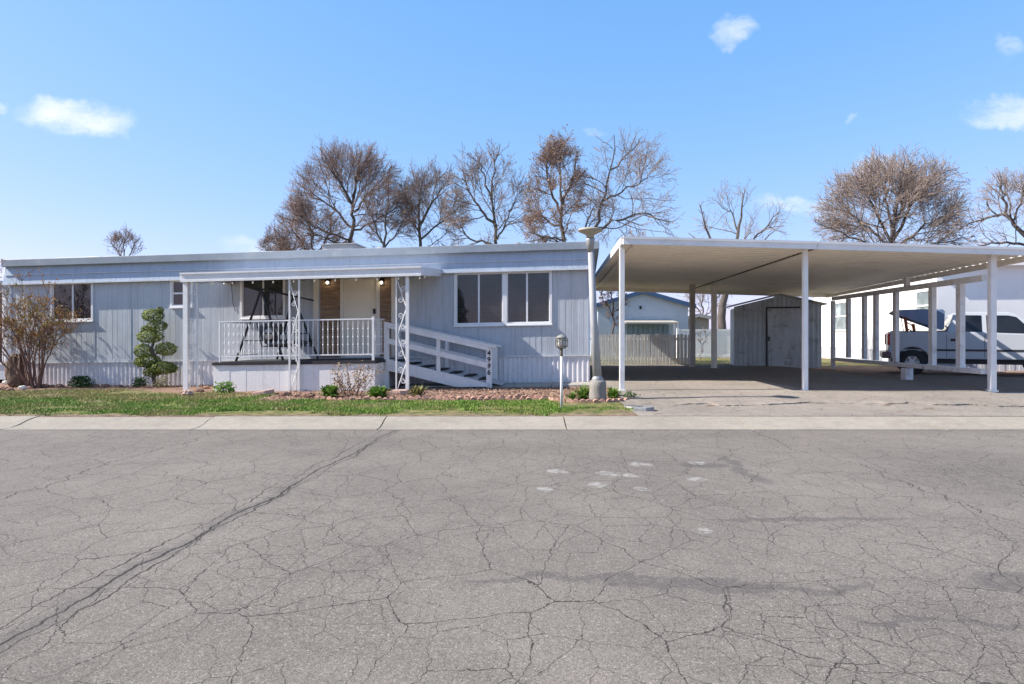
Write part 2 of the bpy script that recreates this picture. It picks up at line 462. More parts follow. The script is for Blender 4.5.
        c = N.mix(N.math('MULTIPLY', N.math('MULTIPLY', pat, pn), 0.5), c, (0.44, 0.43, 0.41))
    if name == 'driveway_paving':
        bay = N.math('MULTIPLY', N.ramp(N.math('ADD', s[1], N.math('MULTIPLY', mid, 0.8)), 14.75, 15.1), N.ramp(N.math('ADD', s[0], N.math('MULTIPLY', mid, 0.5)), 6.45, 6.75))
        shade_mix = N.math('MULTIPLY', N.math('MAXIMUM', bay, N.ramp(N.math('ADD', s[1], N.math('MULTIPLY', mid, 1.2)), 17.6, 18.3)), 0.52)  # shade of carport and house painted darker into the driveway colour
        c = N.mix(shade_mix, c, (0.095, 0.080, 0.070))
    c = N.mix(N.math('MULTIPLY', cr, 0.92), c, (0.026, 0.022, 0.020))
    N.link(c, b.inputs['Base Color']); b.inputs['Roughness'].default_value = 0.88
    b.inputs['Specular IOR Level'].default_value = 0.25
    N.bump(N.noise(p2, 110, 2, 0.7), 0.5, 0.008, b)
    return m
ASPHALT = road_mat()
mb = MB()
xs = axis(-12, 12, 1.0, -600, 600); ys = [-14, -6, 0, 2, 4, 6, 8, 10.2]
mb.add([(x, y, 0.0) for y in ys for x in xs], [(j*len(xs)+i, j*len(xs)+i+1, (j+1)*len(xs)+i+1, (j+1)*len(xs)+i) for j in range(len(ys)-1) for i in range(len(xs)-1)])
tag(mb.build('road', ASPHALT, origin=(0, 0, 0)), kind='structure')

def kerb_mat():
    m, nt, b = new_mat('kerb_concrete'); N = NT(nt); p = N.pos(); s = N.sep(p)
    n1 = N.noise(p, 0.7, 5, 0.6); n2 = N.noise(p, 9, 5, 0.65); n3 = N.noise(p, 110, 3, 0.7)
    k = N.math('MULTIPLY', N.math('MULTIPLY', N.ramp(n1, .3, .7, .88, 1.1, 'LINEAR'), N.ramp(n2, .3, .7, .9, 1.1, 'LINEAR')), N.ramp(n3, .3, .7, .8, 1.2, 'LINEAR'))
    c = N.mix(1.0, (0.31, 0.28, 0.235), N.comb(k, k, k), 'MULTIPLY')
    st = N.math('MULTIPLY', N.ramp(N.math('ADD', s[1], N.math('MULTIPLY', n2, 0.25)), 10.50, 10.28), 0.4)
    c = N.mix(st, c, (0.22, 0.20, 0.185))
    st2 = N.math('MULTIPLY', N.ramp(N.noise(p, 1.6, 8, 0.72, 0.5), 0.48, 0.68), 0.55)
    c = N.mix(st2, c, (0.24, 0.21, 0.18))
    N.link(c, b.inputs['Base Color']); b.inputs['Roughness'].default_value = 0.9; b.inputs['Specular IOR Level'].default_value = 0.2
    N.bump(N.math('ADD', n2, n3), 0.3, 0.01, b)
    return m
mb = MB(); rnd = random.Random(5)
joints = [-60, -40, -24, -13.2, -10.45, -7.65, -4.80, -2.02, 0.83, 3.6, 6.5, 9.3, 12.2, 20, 40, 60]
for a, c in zip(joints[:-1], joints[1:]):
    g0 = 0.010; n = max(2, int((c-a)/0.35)); prof = [(10.2, -0.04), (10.205, 0.006), (10.42, 0.006), (10.60, 0.03), (10.78, 0.075), (10.92, 0.098), (11.03, 0.105), (11.08, 0.10), (11.09, -0.04)]
    dz = rnd.uniform(-0.006, 0.006)
    P = []
    for i in range(n+1):
        x = a+g0+(c-a-2*g0)*i/n
        for (y, z) in prof:
            P.append((x, y+rnd.uniform(-0.006, 0.006), z+(dz if z > 0.02 else 0)))
    L = len(prof)
    Fs = [(i*L+j, (i+1)*L+j, (i+1)*L+j+1, i*L+j+1) for i in range(n) for j in range(L-1)]
    Fs += [tuple(range(L)), tuple(n*L+j for j in range(L-1, -1, -1))]
    mb.add(P, Fs)
tag(mb.build('kerb', kerb_mat(), origin=(0, 0, 0)), kind='structure')

# driveway: lower apron and the upper pavement with its broken front edge
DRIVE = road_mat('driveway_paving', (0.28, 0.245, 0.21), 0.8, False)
def sheet(name, xs_fn, y0, y1, dz, mat, front=None, thick=0.0, nx=36, ny=40):
    rnd = random.Random(hash(name) % 1000); P = []
    for j in range(ny+1):
        for i in range(nx+1):
            x = xs_fn(0)+(xs_fn(1)-xs_fn(0))*i/nx
            ya = y0 if front is None else front(x)
            y = ya+(y1-ya)*(j/ny)**1.3
            ed = 0.0
            if front is not None:
                k = min(1.0, (y-ya)/1.6); e0 = 0.014+0.045*max(0.0, mn.noise(Vector((x*0.9, 3.3, 0)))+0.12)+0.012*mn.noise(Vector((x*5.0, 1.3, 0)))
                ed = (max(0.011, e0)-dz)*(1-k)**2
            P.append((x, y, ground(x, max(y, 11.001))+dz+ed+0.005*math.sin(x*2.1+y*1.3)*(0 if y < 12 else 1)))
    Fs = [(j*(nx+1)+i, j*(nx+1)+i+1, (j+1)*(nx+1)+i+1, (j+1)*(nx+1)+i) for j in range(ny) for i in range(nx)]
    mb = MB(); mb.add(P, Fs)
    if thick:
        Q = P[:nx+1]+[(x, y+0.004, z-thick) for x, y, z in P[:nx+1]]
        mb.add(Q, [(i, nx+1+i, nx+2+i, i+1) for i in range(nx)])
    return tag(mb.build(name, mat, smooth_=True, origin=(0, 0, 0)), kind='structure')
APRON = road_mat('apron_paving', (0.27, 0.238, 0.205), 1.4, False)
sheet('driveway_apron', lambda t: 2.05+t*10.2, 11.05, 15.0, 0.010, APRON, None, 0.05)
def dfront(x):
    n = lambda f, k: mn.noise(Vector((x*f, k, 0.3)))
    return 12.55+0.55*n(0.35, 1)+0.26*n(1.3, 5)+0.12*n(4.0, 9)+0.05*n(11, 2)-0.02*(x-2)
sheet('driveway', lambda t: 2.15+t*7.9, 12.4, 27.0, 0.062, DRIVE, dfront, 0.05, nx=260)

# concrete walkway in front of the ramp
mb = MB(H)
for i in range(5):
    u0 = -4.6+i*0.92
    mb.box(u0+0.006, u0+0.914, -1.0, -0.08, -0.05, 0.245)
tag(mb.build('walkway', CONC, bevel=0.01), kind='structure')

# ------------------------------------------------------------------ ribbed sheet helper (house frame or any frame)
def ribbed(mb, u0, u1, v, z0, z1, prof, openings=(), vtop=None, zcap=None):
    """vertical sheet along u whose cross-section offsets come from prof(u) at break points prof.points"""
    us = prof(u0, u1)
    cuts = sorted(set([o[0] for o in openings]+[o[1] for o in openings]))
    pts = []
    for (a, da), (b, db) in zip(us[:-1], us[1:]):
        pts.append((a, da))
        for c in cuts:
            if a+1e-6 < c < b-1e-6: pts.append((c, da+(db-da)*(c-a)/(b-a)))
    pts.append(us[-1])
    for (a, da), (b, db) in zip(pts[:-1], pts[1:]):
        mid = (a+b)/2
        segs = [(z0, z1)]
        for (oa, ob, oz0, oz1) in openings:
            if oa < mid < ob:
                ns = []
                for (s0, s1) in segs:
                    if oz0 > s0: ns.append((s0, min(s1, oz0)))
                    if oz1 < s1: ns.append((max(s0, oz1), s1))
                segs = ns
        for (s0, s1) in segs:
            if s1-s0 < 1e-4: continue
            vt = lambda z: 0 if vtop is None else vtop*(z-z0)/(z1-z0)
            mb.add([(a, v-da+vt(s0), s0), (b, v-db+vt(s0), s0), (b, v-db+vt(s1), s1), (a, v-da+vt(s1), s1)], [(0, 1, 2, 3)])
def prof_boards(pitch, groove, depth, tilt, seed):
    def f(u0, u1):
        r = random.Random(seed); out = []; u = u0
        while u < u1-1e-6:
            e = min(u+pitch, u1); t = r.uniform(-tilt, tilt)
            out += [(u, 0.0), (u+groove*.5, 0.0)] if False else [(u, -depth), (u+groove, t)]
            out += [(max(e-groove, u+groove*1.01), -t)]
            u = e
        out.append((u1, -depth)); return out
    return f
def prof_corr(pitch, depth, top=0.35, side=0.12, jit=0.0, seed=1):
    def f(u0, u1):
        r = random.Random(seed); out = []; u = u0
        while u < u1-1e-6:
            d = depth*(1+r.uniform(-jit, jit))
            for t, k in ((0, 0), (side, 1), (side+top, 1), (2*side+top, 0)):
                if u+t*pitch < u1: out.append((u+t*pitch, d*k))
            u += pitch
        out.append((u1, 0.0)); return out
    return f

# ------------------------------------------------------------------ mobile home
U0, U1, DEP = -15.96, 0.0, 8.0
ZS, ZT = 0.94, 3.60
base = H((-8, 1.9, 0.12))
home = empty('mobile_home', base, 'long pale blue mobile home with white corrugated skirting and flat roof behind the lawn', 'mobile home')
def win_rect(x0, x1, y0, y1):
    xm, ym = (x0+x1)/2, (y0+y1)/2
    return (hu(x0), hu(x1), hz(xm, y1), hz(xm, y0))
W1 = win_rect(51, 93.5, 281.5, 321.5); W2 = win_rect(170.5, 193, 279.0, 307.5)
W3 = win_rect(240.5, 285.5, 272, 318.5); W4 = win_rect(454.3, 552, 270.8, 325.3)
DOOR = (hu(342), hu(378.5), hz(360, 359, 0)+0.0, 0)
FLOOR = hz(300, 361.3, -2.0)
DOOR = (DOOR[0], DOOR[1], FLOOR+0.03, FLOOR+2.08)
opens = [W1, W2, W3, W4, DOOR]
mb = MB(H)
ribbed(mb, U0, U1, 0.0, ZS, 3.12, prof_boards(0.152, 0.010, 0.004, 0.0022, 4), opens)
mb.box(U0+0.002, U1-0.002, 0.10, DEP, 0.95, 3.55)
# returns of the ends
mb.add([(U1, -0.0, ZS), (U1, 0.12, ZS), (U1, 0.12, 3.12), (U1, 0.0, 3.12)], [(0, 1, 2, 3)])
mb.add([(U0, -0.0, ZS), (U0, 0.12, ZS), (U0, 0.12, 3.12), (U0, 0.0, 3.12)], [(3, 2, 1, 0)])
mb.build('wall', SIDING, home)
mb = MB(H)
for u in [hu(94.5), hu(131), hu(162)]:
    if not any(o[0]-.02 < u < o[1]+.02 for o in opens):
        m_ = MB(H); m_.box(u-0.009, u+0.009, -0.008, 0.004, ZS+0.03, 3.08); m_.build('seam_strip', SIDING, home)
for (ca, cb) in ((U0-0.012, U0+0.05), (U1-0.05, U1+0.012)):
    m_ = MB(H); m_.box(ca, cb, -0.016, 0.03, ZS, 3.1); m_.build('corner_trim', MANS, home)
# skirting
mb = MB(H)
ribbed(mb, U0, U1, 0.035, -0.08, ZS-0.02, prof_corr(0.125, 0.024, 0.30, 0.16, 0.2, 2))
mb.box(U0, U1, 0.08, DEP-0.05, -0.1, ZS-0.03)
mb.build('skirting', SKIRT, home)
mb = MB(H); mb.box(U0-0.01, U1+0.01, -0.014, 0.05, ZS-0.05, ZS-0.004); mb.build('belt_trim', TRIM, home)
# mansard band: sloped metal with a step, projecting at its foot
mb = MB(H)
ribbed(mb, U0-0.12, U1+0.06, -0.135, 3.085, 3.33, prof_boards(0.42, 0.012, 0.004, 0.002, 8), (), 0.04)
ribbed(mb, U0-0.06, U1+0.03, -0.115, 3.325, 3.57, prof_boards(0.42, 0.012, 0.004, 0.002, 9), (), 0.045)
for uu, sg in ((U1+0.05, 1), (U0-0.11, -1)):
    mb.prism([(uu, 3.085), (uu+0.012*sg, 3.085), (uu-0.05*sg+0.012*sg, 3.57), (uu-0.05*sg, 3.57)], -0.08, DEP+0.05)
mb.box(U0, U1, -0.13, 0.0, 3.10, 3.115)
mb.build('mansard_band', MANS, home)
mb = MB(H); mb.box(U0-0.125, U1+0.065, -0.152, -0.115, 3.06, 3.10); mb.box(U0-0.07, U1+0.04, -0.124, -0.1, 3.322, 3.335); mb.build('band_trim', TRIM, home)
# roof with metal edge and lumpy white coating
roof = MB(H); roof.box(U0-0.07, U1+0.20, -0.16, DEP+0.16, 3.57, 3.66); roof_o = roof.build('roof', FASCIA, home)
mb = MB(H); mb.box(U0-0.09, U1+0.22, -0.205, -0.155, 3.56, 3.755); mb.box(U1+0.20, U1+0.23, -0.16, DEP+0.16, 3.56, 3.755); mb.box(U0-0.10, U0-0.07, -0.16, DEP+0.16, 3.56, 3.75)
mb.build('roof_edge', FASCIA, roof_o, bevel=0.012)
mb = MB(H); rnd = random.Random(12)
n = 150; P = []; prof = [(-0.15, 3.66), (-0.14, 3.755), (0.1, 3.775), (1.0, 3.80), (DEP, 3.80), (DEP+0.1, 3.66)]
for i in range(n+1):
    u = U0-0.07+(U1-U0+0.26)*i/n
    bumpz = max(0, rnd.gauss(-0.004, 0.009))+(0.022*max(0, math.sin(u*1.7)*math.sin(u*0.9+1)) if u < -8 else 0.0)
    for (v, z) in prof: P.append((u, v, z+(bumpz if z > 3.7 else 0)))
L = len(prof)
mb.add(P, [(i*L+j, (i+1)*L+j, (i+1)*L+j+1, i*L+j+1) for i in range(n) for j in range(L-1)])
mb.build('roof_coating', FOAM, roof_o, smooth_=True)
# cooler and vents on the roof
uc0, uc1 = hu(322, 1.0), hu(355, 1.0)
mb = MB(H); mb.box(uc0, uc1, 1.0, 1.9, 3.78, hz(340, 244.6, 1.0)); mb.box(uc0-0.03, uc1+0.03, 0.97, 1.93, hz(340, 244.6, 1.0), hz(340, 244.6, 1.0)+0.03)
mb.box(uc0-0.5, uc0-0.05, 1.1, 1.5, 3.78, 3.86)
cooler = mb.build('roof_cooler', GALV, roof_o, bevel=0.01)
mb = MB(H)
for k in range(7): mb.box(uc0+0.06, uc1-0.06, 0.985, 1.0, 3.80+k*0.022, 3.807+k*0.022)
mb.build('louvre', TRIM, cooler)
mb = MB(H)
mb.lathe((hu(518, 1.2), 1.2, 3.78), [(0.05, 0), (0.05, 0.14), (0.09, 0.15), (0.09, 0.18), (0.02, 0.2)], 12); mb.build('roof_vent', GALV, roof_o)

def window(par, rect, mulls, mat, proud=0.03, fw=0.055, name='window'):
    u0, u1, z0, z1 = rect
    w = MB(H)
    w.box(u0, u1, -proud, 0.05, z0, z0+fw); w.box(u0, u1, -proud, 0.05, z1-fw, z1)
    w.box(u0, u0+fw, -proud+0.001, 0.05, z0+fw, z1-fw); w.box(u1-fw, u1, -proud+0.001, 0.05, z0+fw, z1-fw)
    wo = w.build(name, VINYL, par)
    fr = MB(H); ms = MB(H)
    edges = [u0+fw]+[m for m in mulls]+[u1-fw]
    for a, b in zip(edges[:-1], edges[1:]):
        g = 0.022
        fr.box(a, b, 0.004, 0.034, z0+fw, z0+fw+g); fr.box(a, b, 0.004, 0.034, z1-fw-g, z1-fw)
        fr.box(a, a+g, 0.005, 0.034, z0+fw+g, z1-fw-g); fr.box(b-g, b, 0.005, 0.034, z0+fw+g, z1-fw-g)
        p = MB(H); p.add([(a+g, 0.026, z0+fw+g), (b-g, 0.026, z0+fw+g), (b-g, 0.026, z1-fw-g), (a+g, 0.026, z1-fw-g)], [(0, 1, 2, 3)])
        p.build('pane', mat, wo)
    fr.build('sash', VINYL, wo)
    mm = MB(H)
    mm.box(u0-0.02, u1+0.02, -proud-0.03, -proud, z0-0.022, z0+0.006)
    mm.build('sill', VINYL, wo)
    return wo
window(home, W1, [hu(72.5)], PANE)
w2 = window(home, W2, [], PANE)
mb = MB(H); zc = (W2[2]+W2[3])/2; mb.box(W2[0]+0.05, W2[1]-0.05, -0.004, 0.03, zc-0.022, zc+0.022); mb.build('meeting_rail', VINYL, w2)
window(home, W3, [hu(263)], PANE)
um = hu(503.5)
window(home, (W4[0], um+0.035, W4[2], W4[3]), [hu(478.8)], PANEB)
window(home, (um+0.036, W4[1], W4[2], W4[3]), [hu(527)], PANEB)
# window awning strip over the porch window
mb = MB(H); mb.prism([(hu(236), 3.02), (hu(290), 3.02), (hu(290), 3.05), (hu(236), 3.05)], -0.12, -0.0); mb.build('drip_cap', TRIM, home)
# entrance: door, trim, plank panels
door = MB(H); door.box(DOOR[0]+0.05, DOOR[1]-0.05, 0.02, 0.06, DOOR[2], DOOR[3]-0.05); door_o = door.build('door', CREAM, home)
mb = MB(H)
uq0, uq1 = DOOR[0]+0.16, DOOR[1]-0.16
for (za, zb) in ((DOOR[2]+0.16, DOOR[2]+0.85), (DOOR[2]+1.02, DOOR[3]-0.2)):
    mb.box(uq0, uq1, 0.012, 0.021, za, za+0.03); mb.box(uq0, uq1, 0.012, 0.021, zb-0.03, zb); mb.box(uq0, uq0+0.03, 0.0125, 0.021, za+0.03, zb-0.03); mb.box(uq1-0.03, uq1, 0.0125, 0.021, za+0.03, zb-0.03)
mb.build('door_panel', CREAM, door_o)
uh = hu(374.2)
mb = MB(H); zl = DOOR[2]+1.12
mb.box(uh-0.03, uh+0.03, -0.015, 0.02, zl, zl+0.13); mb.build('keypad_lock', BLACK, door_o, bevel=0.006)
mb = MB(H); mb.box(uh-0.025, uh+0.025, -0.01, 0.02, zl-0.42, zl-0.12); mb.tube([(uh, -0.05, zl-0.38), (uh, -0.06, zl-0.27), (uh, -0.05, zl-0.16)], 0.012, 8); mb.build('door_handle', BLACK, door_o)
mb = MB(H); mb.box(DOOR[0]-0.04, DOOR[0]+0.05, -0.025, 0.05, DOOR[2], DOOR[3]); mb.box(DOOR[1]-0.05, DOOR[1]+0.04, -0.025, 0.05, DOOR[2], DOOR[3]); mb.box(DOOR[0]-0.04, DOOR[1]+0.04, -0.026, 0.05, DOOR[3]-0.05, DOOR[3]+0.03)
mb.build('door_frame', DOORTRIM, home)
for (xa, xb) in ((320.5, 340.2), (380.3, 391)):
    ua, ub = hu(xa), hu(xb); rnd = random.Random(int(xa)); pn = MB(H); z = FLOOR+0.03
    while z < 3.0:
        h = 0.135; pn.box(ua, ub, -0.012-rnd.uniform(0, 0.006), 0.0, z, min(3.05, z+h-0.006)); z += h
    pn.build('plank_panel', PLANK, home)
for xa in (313.8, 391.6):
    mb = MB(H); ua = hu(xa); mb.box(ua, ua+0.135, -0.024, 0.0, FLOOR+0.03, 3.05); mb.build('panel_trim', DOORTRIM, home)

# wall lamps beside the door (lit)
def emit_mat(name, col, st):
    m, nt, b = new_mat(name); b.inputs['Base Color'].default_value = (*col, 1); b.inputs['Emission Color'].default_value = (*col, 1); b.inputs['Emission Strength'].default_value = st
    return m
BULB = emit_mat('lit_bulb', (1.0, 0.84, 0.6), 7)
SBULB = emit_mat('string_bulb', (0.62, 0.58, 0.5), 0.12)
CLEARG = M('lantern_glass', (0.7, 0.7, 0.66), 0.15, var=0.05)
for px, lab in ((327.5, 'small lit wall lamp on the brown planks left of the front door'), (381.5, 'small lit wall lamp on the narrow brown planks right of the front door')):
    u, z = hp(px, 282.5, -0.1)
    e = empty('wall_lamp', H((u, -0.02, z-0.1)), lab, 'lamp', 'wall lamps beside the front door')
    m_ = MB(H); m_.box(u-0.05, u+0.05, -0.04, -0.02, z-0.06, z+0.12); m_.box(u-0.012, u+0.012, -0.13, -0.04, z+0.08, z+0.10); m_.lathe((u, -0.12, z+0.03), [(0.07, 0), (0.07, 0.015), (0.03, 0.06), (0.012, 0.07)], 12); m_.build('bracket', BLACK, e)
    m_ = MB(H); m_.blob((u, -0.12, z-0.005), (0.03, 0.03, 0.035), 1, 0); m_.build('bulb', BULB, e, True)

# security light under porch
u, z = hp(229, 283, -0.12)
e = empty('security_light', H((u, -0.05, z)), 'twin-headed white security light on the blue wall under the porch roof', 'light')
m_ = MB(H); m_.box(u-0.08, u+0.08, -0.05, 0.0, z-0.05, z+0.05); m_.build('mounting_box', TRIM, e)
for s in (-1, 1):
    m_ = MB(H); m_.tube([(u+s*0.05, -0.05, z-0.02), (u+s*0.12, -0.14, z+0.02)], [0.03, 0.055], 10); m_.build('lamp_head', TRIM if s < 0 else BLACK, e)
m_ = MB(H); m_.tube([(u+0.02, -0.03, z-0.05), (u+0.05, -0.02, z-0.5), (u+0.12, -0.012, z-0.75)], 0.006, 5); m_.build('cable', RUBBER, e)

# ------------------------------------------------------------------ porch deck
PV = -2.0
pu0, pu1 = hu(213.5, PV), hu(375, PV)
deck = empty('porch_deck', H(((pu0+pu1)/2, PV/2, 0.1)), 'raised white porch deck with dark floor and iron railing before the door', 'porch')
mb = MB(H); mb.box(pu0-0.02, pu1+0.02, PV-0.03, -0.03, FLOOR-0.07, FLOOR); mb.build('floor', DECK, deck)
mb = MB(H)
ribbed(mb, pu0, pu1, PV, 0.0, FLOOR-0.07, prof_boards(0.41, 0.008, 0.006, 0.003, 31))
mb.box(pu0, pu1-0.0, PV+0.012, -0.05, 0.0, FLOOR-0.075)
mb.build('deck_skirt', WHITE, deck)
rail = MB(H)
zr0, zr1 = FLOOR+0.14, hz(300, 320.2, PV)
RA, RB = hu(219.5, PV), hu(373, PV)
for z in (zr0, zr1): rail.beam((RA, PV+0.02, z), (RB, PV+0.02, z), 0.03, 0.028)
rail.box(RA-0.018, RA+0.018, PV+0.002, PV+0.038, FLOOR, zr1+0.01)
rail.box(RB-0.026, RB+0.026, PV-0.005, PV+0.047, FLOOR, zr1+0.05)
um_ = hu(296, PV); rail.box(um_-0.016, um_+0.016, PV+0.004, PV+0.036, FLOOR, zr1)
for v in (PV+0.02, ):
    pass
for z in (zr0, zr1): rail.beam((RB, PV+0.02, z), (RB+0.02, -1.22, z), 0.03, 0.028)
rail.beam((RA, PV+0.02, zr0), (RA, -0.05, zr0), 0.03, 0.028); rail.beam((RA, PV+0.02, zr1), (RA, -0.05, zr1), 0.03, 0.028)
rail_o = rail.build('railing', WHITE_METAL, deck)
def spindle(u, v, twist):
    b = MB(H)
    b.tube([(u, v, zr0), (u, v, zr1)], 0.0085, 6, False)
    if twist:
        for k in range(4):
            zc = zr0+(zr1-zr0)*(k+0.5)/4
            b.lathe((u, v, zc-0.055), [(0.008, 0), (0.014, 0.03), (0.017, 0.055), (0.014, 0.08), (0.008, 0.11)], 8)
    else:
        zc = (zr0+zr1)/2
        for dz in (-0.18, 0.0, 0.18): b.lathe((u, v, zc+dz-0.02), [(0.008, 0), (0.017, 0.012), (0.017, 0.028), (0.008, 0.04)], 8)
    b.build('spindle', WHITE_METAL, rail_o)
n = int((RB-RA)/0.118)
for i in range(1, n):
    u = RA+(RB-RA)*i/n
    spindle(u, PV+0.02, u < um_)
for i in range(1, 6): spindle(RB+0.01, PV+0.02+0.125*i, False)
for i in range(1, 9): spindle(RA, PV+0.02+0.21*i, True)

# ------------------------------------------------------------------ porch roof with iron columns
RV = -2.12
ru0, ru1 = hu(180.5, RV), hu(421, RV)
zf0, zf1 = hz(300, 279.0, RV), hz(300, 270.3, RV)
proof = empty('porch_roof', H(((ru0+ru1)/2, RV, 0.1)), 'flat white porch roof on scrollwork iron columns', 'porch roof')
mb = MB(H); mb.prism_z([(ru0, RV+0.03), (ru1, RV+0.03), (ru1, -0.0), (ru0, -0.0)], zf1-0.06, zf1-0.035)
m2 = MB(H)
P = [(ru0, RV+0.03, zf1-0.05), (ru1, RV+0.03, zf1-0.05), (ru1, -0.02, zf1+0.10), (ru0, -0.02, zf1+0.10)]
m2.add(P+[(a, b, c+0.03) for a, b, c in P], [(3, 2, 1, 0), (4, 5, 6, 7), (0, 1, 5, 4), (1, 2, 6, 5), (2, 3, 7, 6), (3, 0, 4, 7)])
m2.build('roof_panel', WHITE, proof)
mb = MB(H)
mb.box(ru0, ru1, RV, RV+0.03, zf0+0.045, zf1-0.02); mb.box(ru0-0.01, ru1+0.01, RV-0.025, RV+0.03, zf1-0.02, zf1+0.02); mb.box(ru0, ru1, RV-0.012, RV+0.04, zf0, zf0+0.045)
for ue, s in ((ru0, -1), (ru1, 1)):
    mb.add([(ue, RV+0.03, zf0+0.01), (ue, -0.02, zf0+0.16), (ue, -0.02, zf1+0.15), (ue, RV+0.03, zf1), (ue+s*0.03, RV+0.03, zf0+0.01), (ue+s*0.03, -0.02, zf0+0.16), (ue+s*0.03, -0.02, zf1+0.15), (ue+s*0.03, RV+0.03, zf1)],
           [(0, 1, 2, 3), (7, 6, 5, 4), (0, 4, 5, 1), (1, 5, 6, 2), (2, 6, 7, 3), (3, 7, 4, 0)])
mb.build('fascia', WHITE_METAL, proof)
mb = MB(H)
for k in range(9):
    u = ru0+0.15+(ru1-ru0-0.3)*k/8
    mb.beam((u, RV+0.05, zf1-0.085), (u, -0.03, zf1+0.05), 0.04, 0.06)
mb.build('rafter', WHITE, proof)
def scroll(mb, c, r, turns, start, sgn, v):
    pts = []
    for i in range(20):
        t = i/19; a = start+sgn*turns*2*PI*t; rr = r*(1-0.75*t)
        pts.append((c[0]+rr*math.cos(a), v, c[1]+rr*math.sin(a)))
    mb.tube(pts, 0.011, 5)
def column(xa, xb, wa, wb, zb, v, ztop, diag=False):
    ua, ub = hu(xa, v), hu(xb, v)
    c = MB(H); c.box(ua-wa/2, ua+wa/2, v-wa/2, v+wa/2, zb, ztop); c.box(ub-wb/2, ub+wb/2, v-wb/2, v+wb/2, zb, ztop)
    c.box(min(ua, ub)-0.05, max(ua, ub)+0.05, v-0.05, v+0.05, zb-0.03, zb+0.012)
    co = c.build('column', WHITE_METAL, proof)
    s = MB(H); um, hw = (ua+ub)/2, abs(ub-ua)/2-0.02; z = zb+0.15; i = 0
    s.tube([(ua, v, zb+0.14), (ub, v, zb+0.14)], 0.008, 5)
    while z < ztop-0.15:
        h = 0.62; sg = 1 if i % 2 == 0 else -1
        pts = []
        for k in range(15):
            t = k/14
            pts.append((um-sg*hw*math.cos(PI*t)*0.95, v, z+h*t))
        if not diag: pts = [(um-sg*hw*0.95, v, z), (um+sg*hw*0.95, v, z+h)]
        s.tube(pts, 0.011, 5)
        if z+h < ztop:
            scroll(s, (um+sg*hw*0.35, z+h*0.30), hw*0.62, 1.2, PI/2, sg, v)
            scroll(s, (um-sg*hw*0.35, z+h*0.72), hw*0.62, 1.2, -PI/2, sg, v)
        z += h; i += 1
    s.build('scrollwork', WHITE_METAL, co)
column(186.5, 197.3, 0.115, 0.03, 0.10, RV+0.1, zf0)
column(289.6, 299.2, 0.036, 0.036, 0.06, RV+0.06, zf0)
column(407.5, 396.3, 0.075, 0.03, 0.10, RV+0.1, zf0)

# string lights
sl = empty('string_lights', H((ru0+3, RV+0.05, zf0)), 'string of small round bulbs hung along the porch roof edge', 'string lights')
mb = MB(H); pts = []; bl = []
r = random.Random(8)
n = 11
for i in range(n+1):
    u = ru0+0.25+(ru1-ru0-0.3)*i/n
    pts.append((u, RV+0.08, zf0+0.02)); bl.append((u, RV+0.08, zf0-0.045))
    if i < n: pts.append((u+(ru1-ru0-0.3)/n/2, RV+0.08, zf0-0.03))
for i in range(1, 5):
    v = RV+0.08+i*0.42; zz = zf0+0.02+0.06*i; pts.append((ru1-0.03, v-0.2, zz-0.06)); pts.append((ru1-0.03, v, zz)); bl.append((ru1-0.03, v, zz-0.06))
mb.tube(pts, 0.005, 4); mb.build('cable', RUBBER, sl)
for p in bl:
    b = MB(H); b.blob(p, (0.022, 0.022, 0.03), 1, 0, 8, 6); b.build('bulb', SBULB, sl, True)

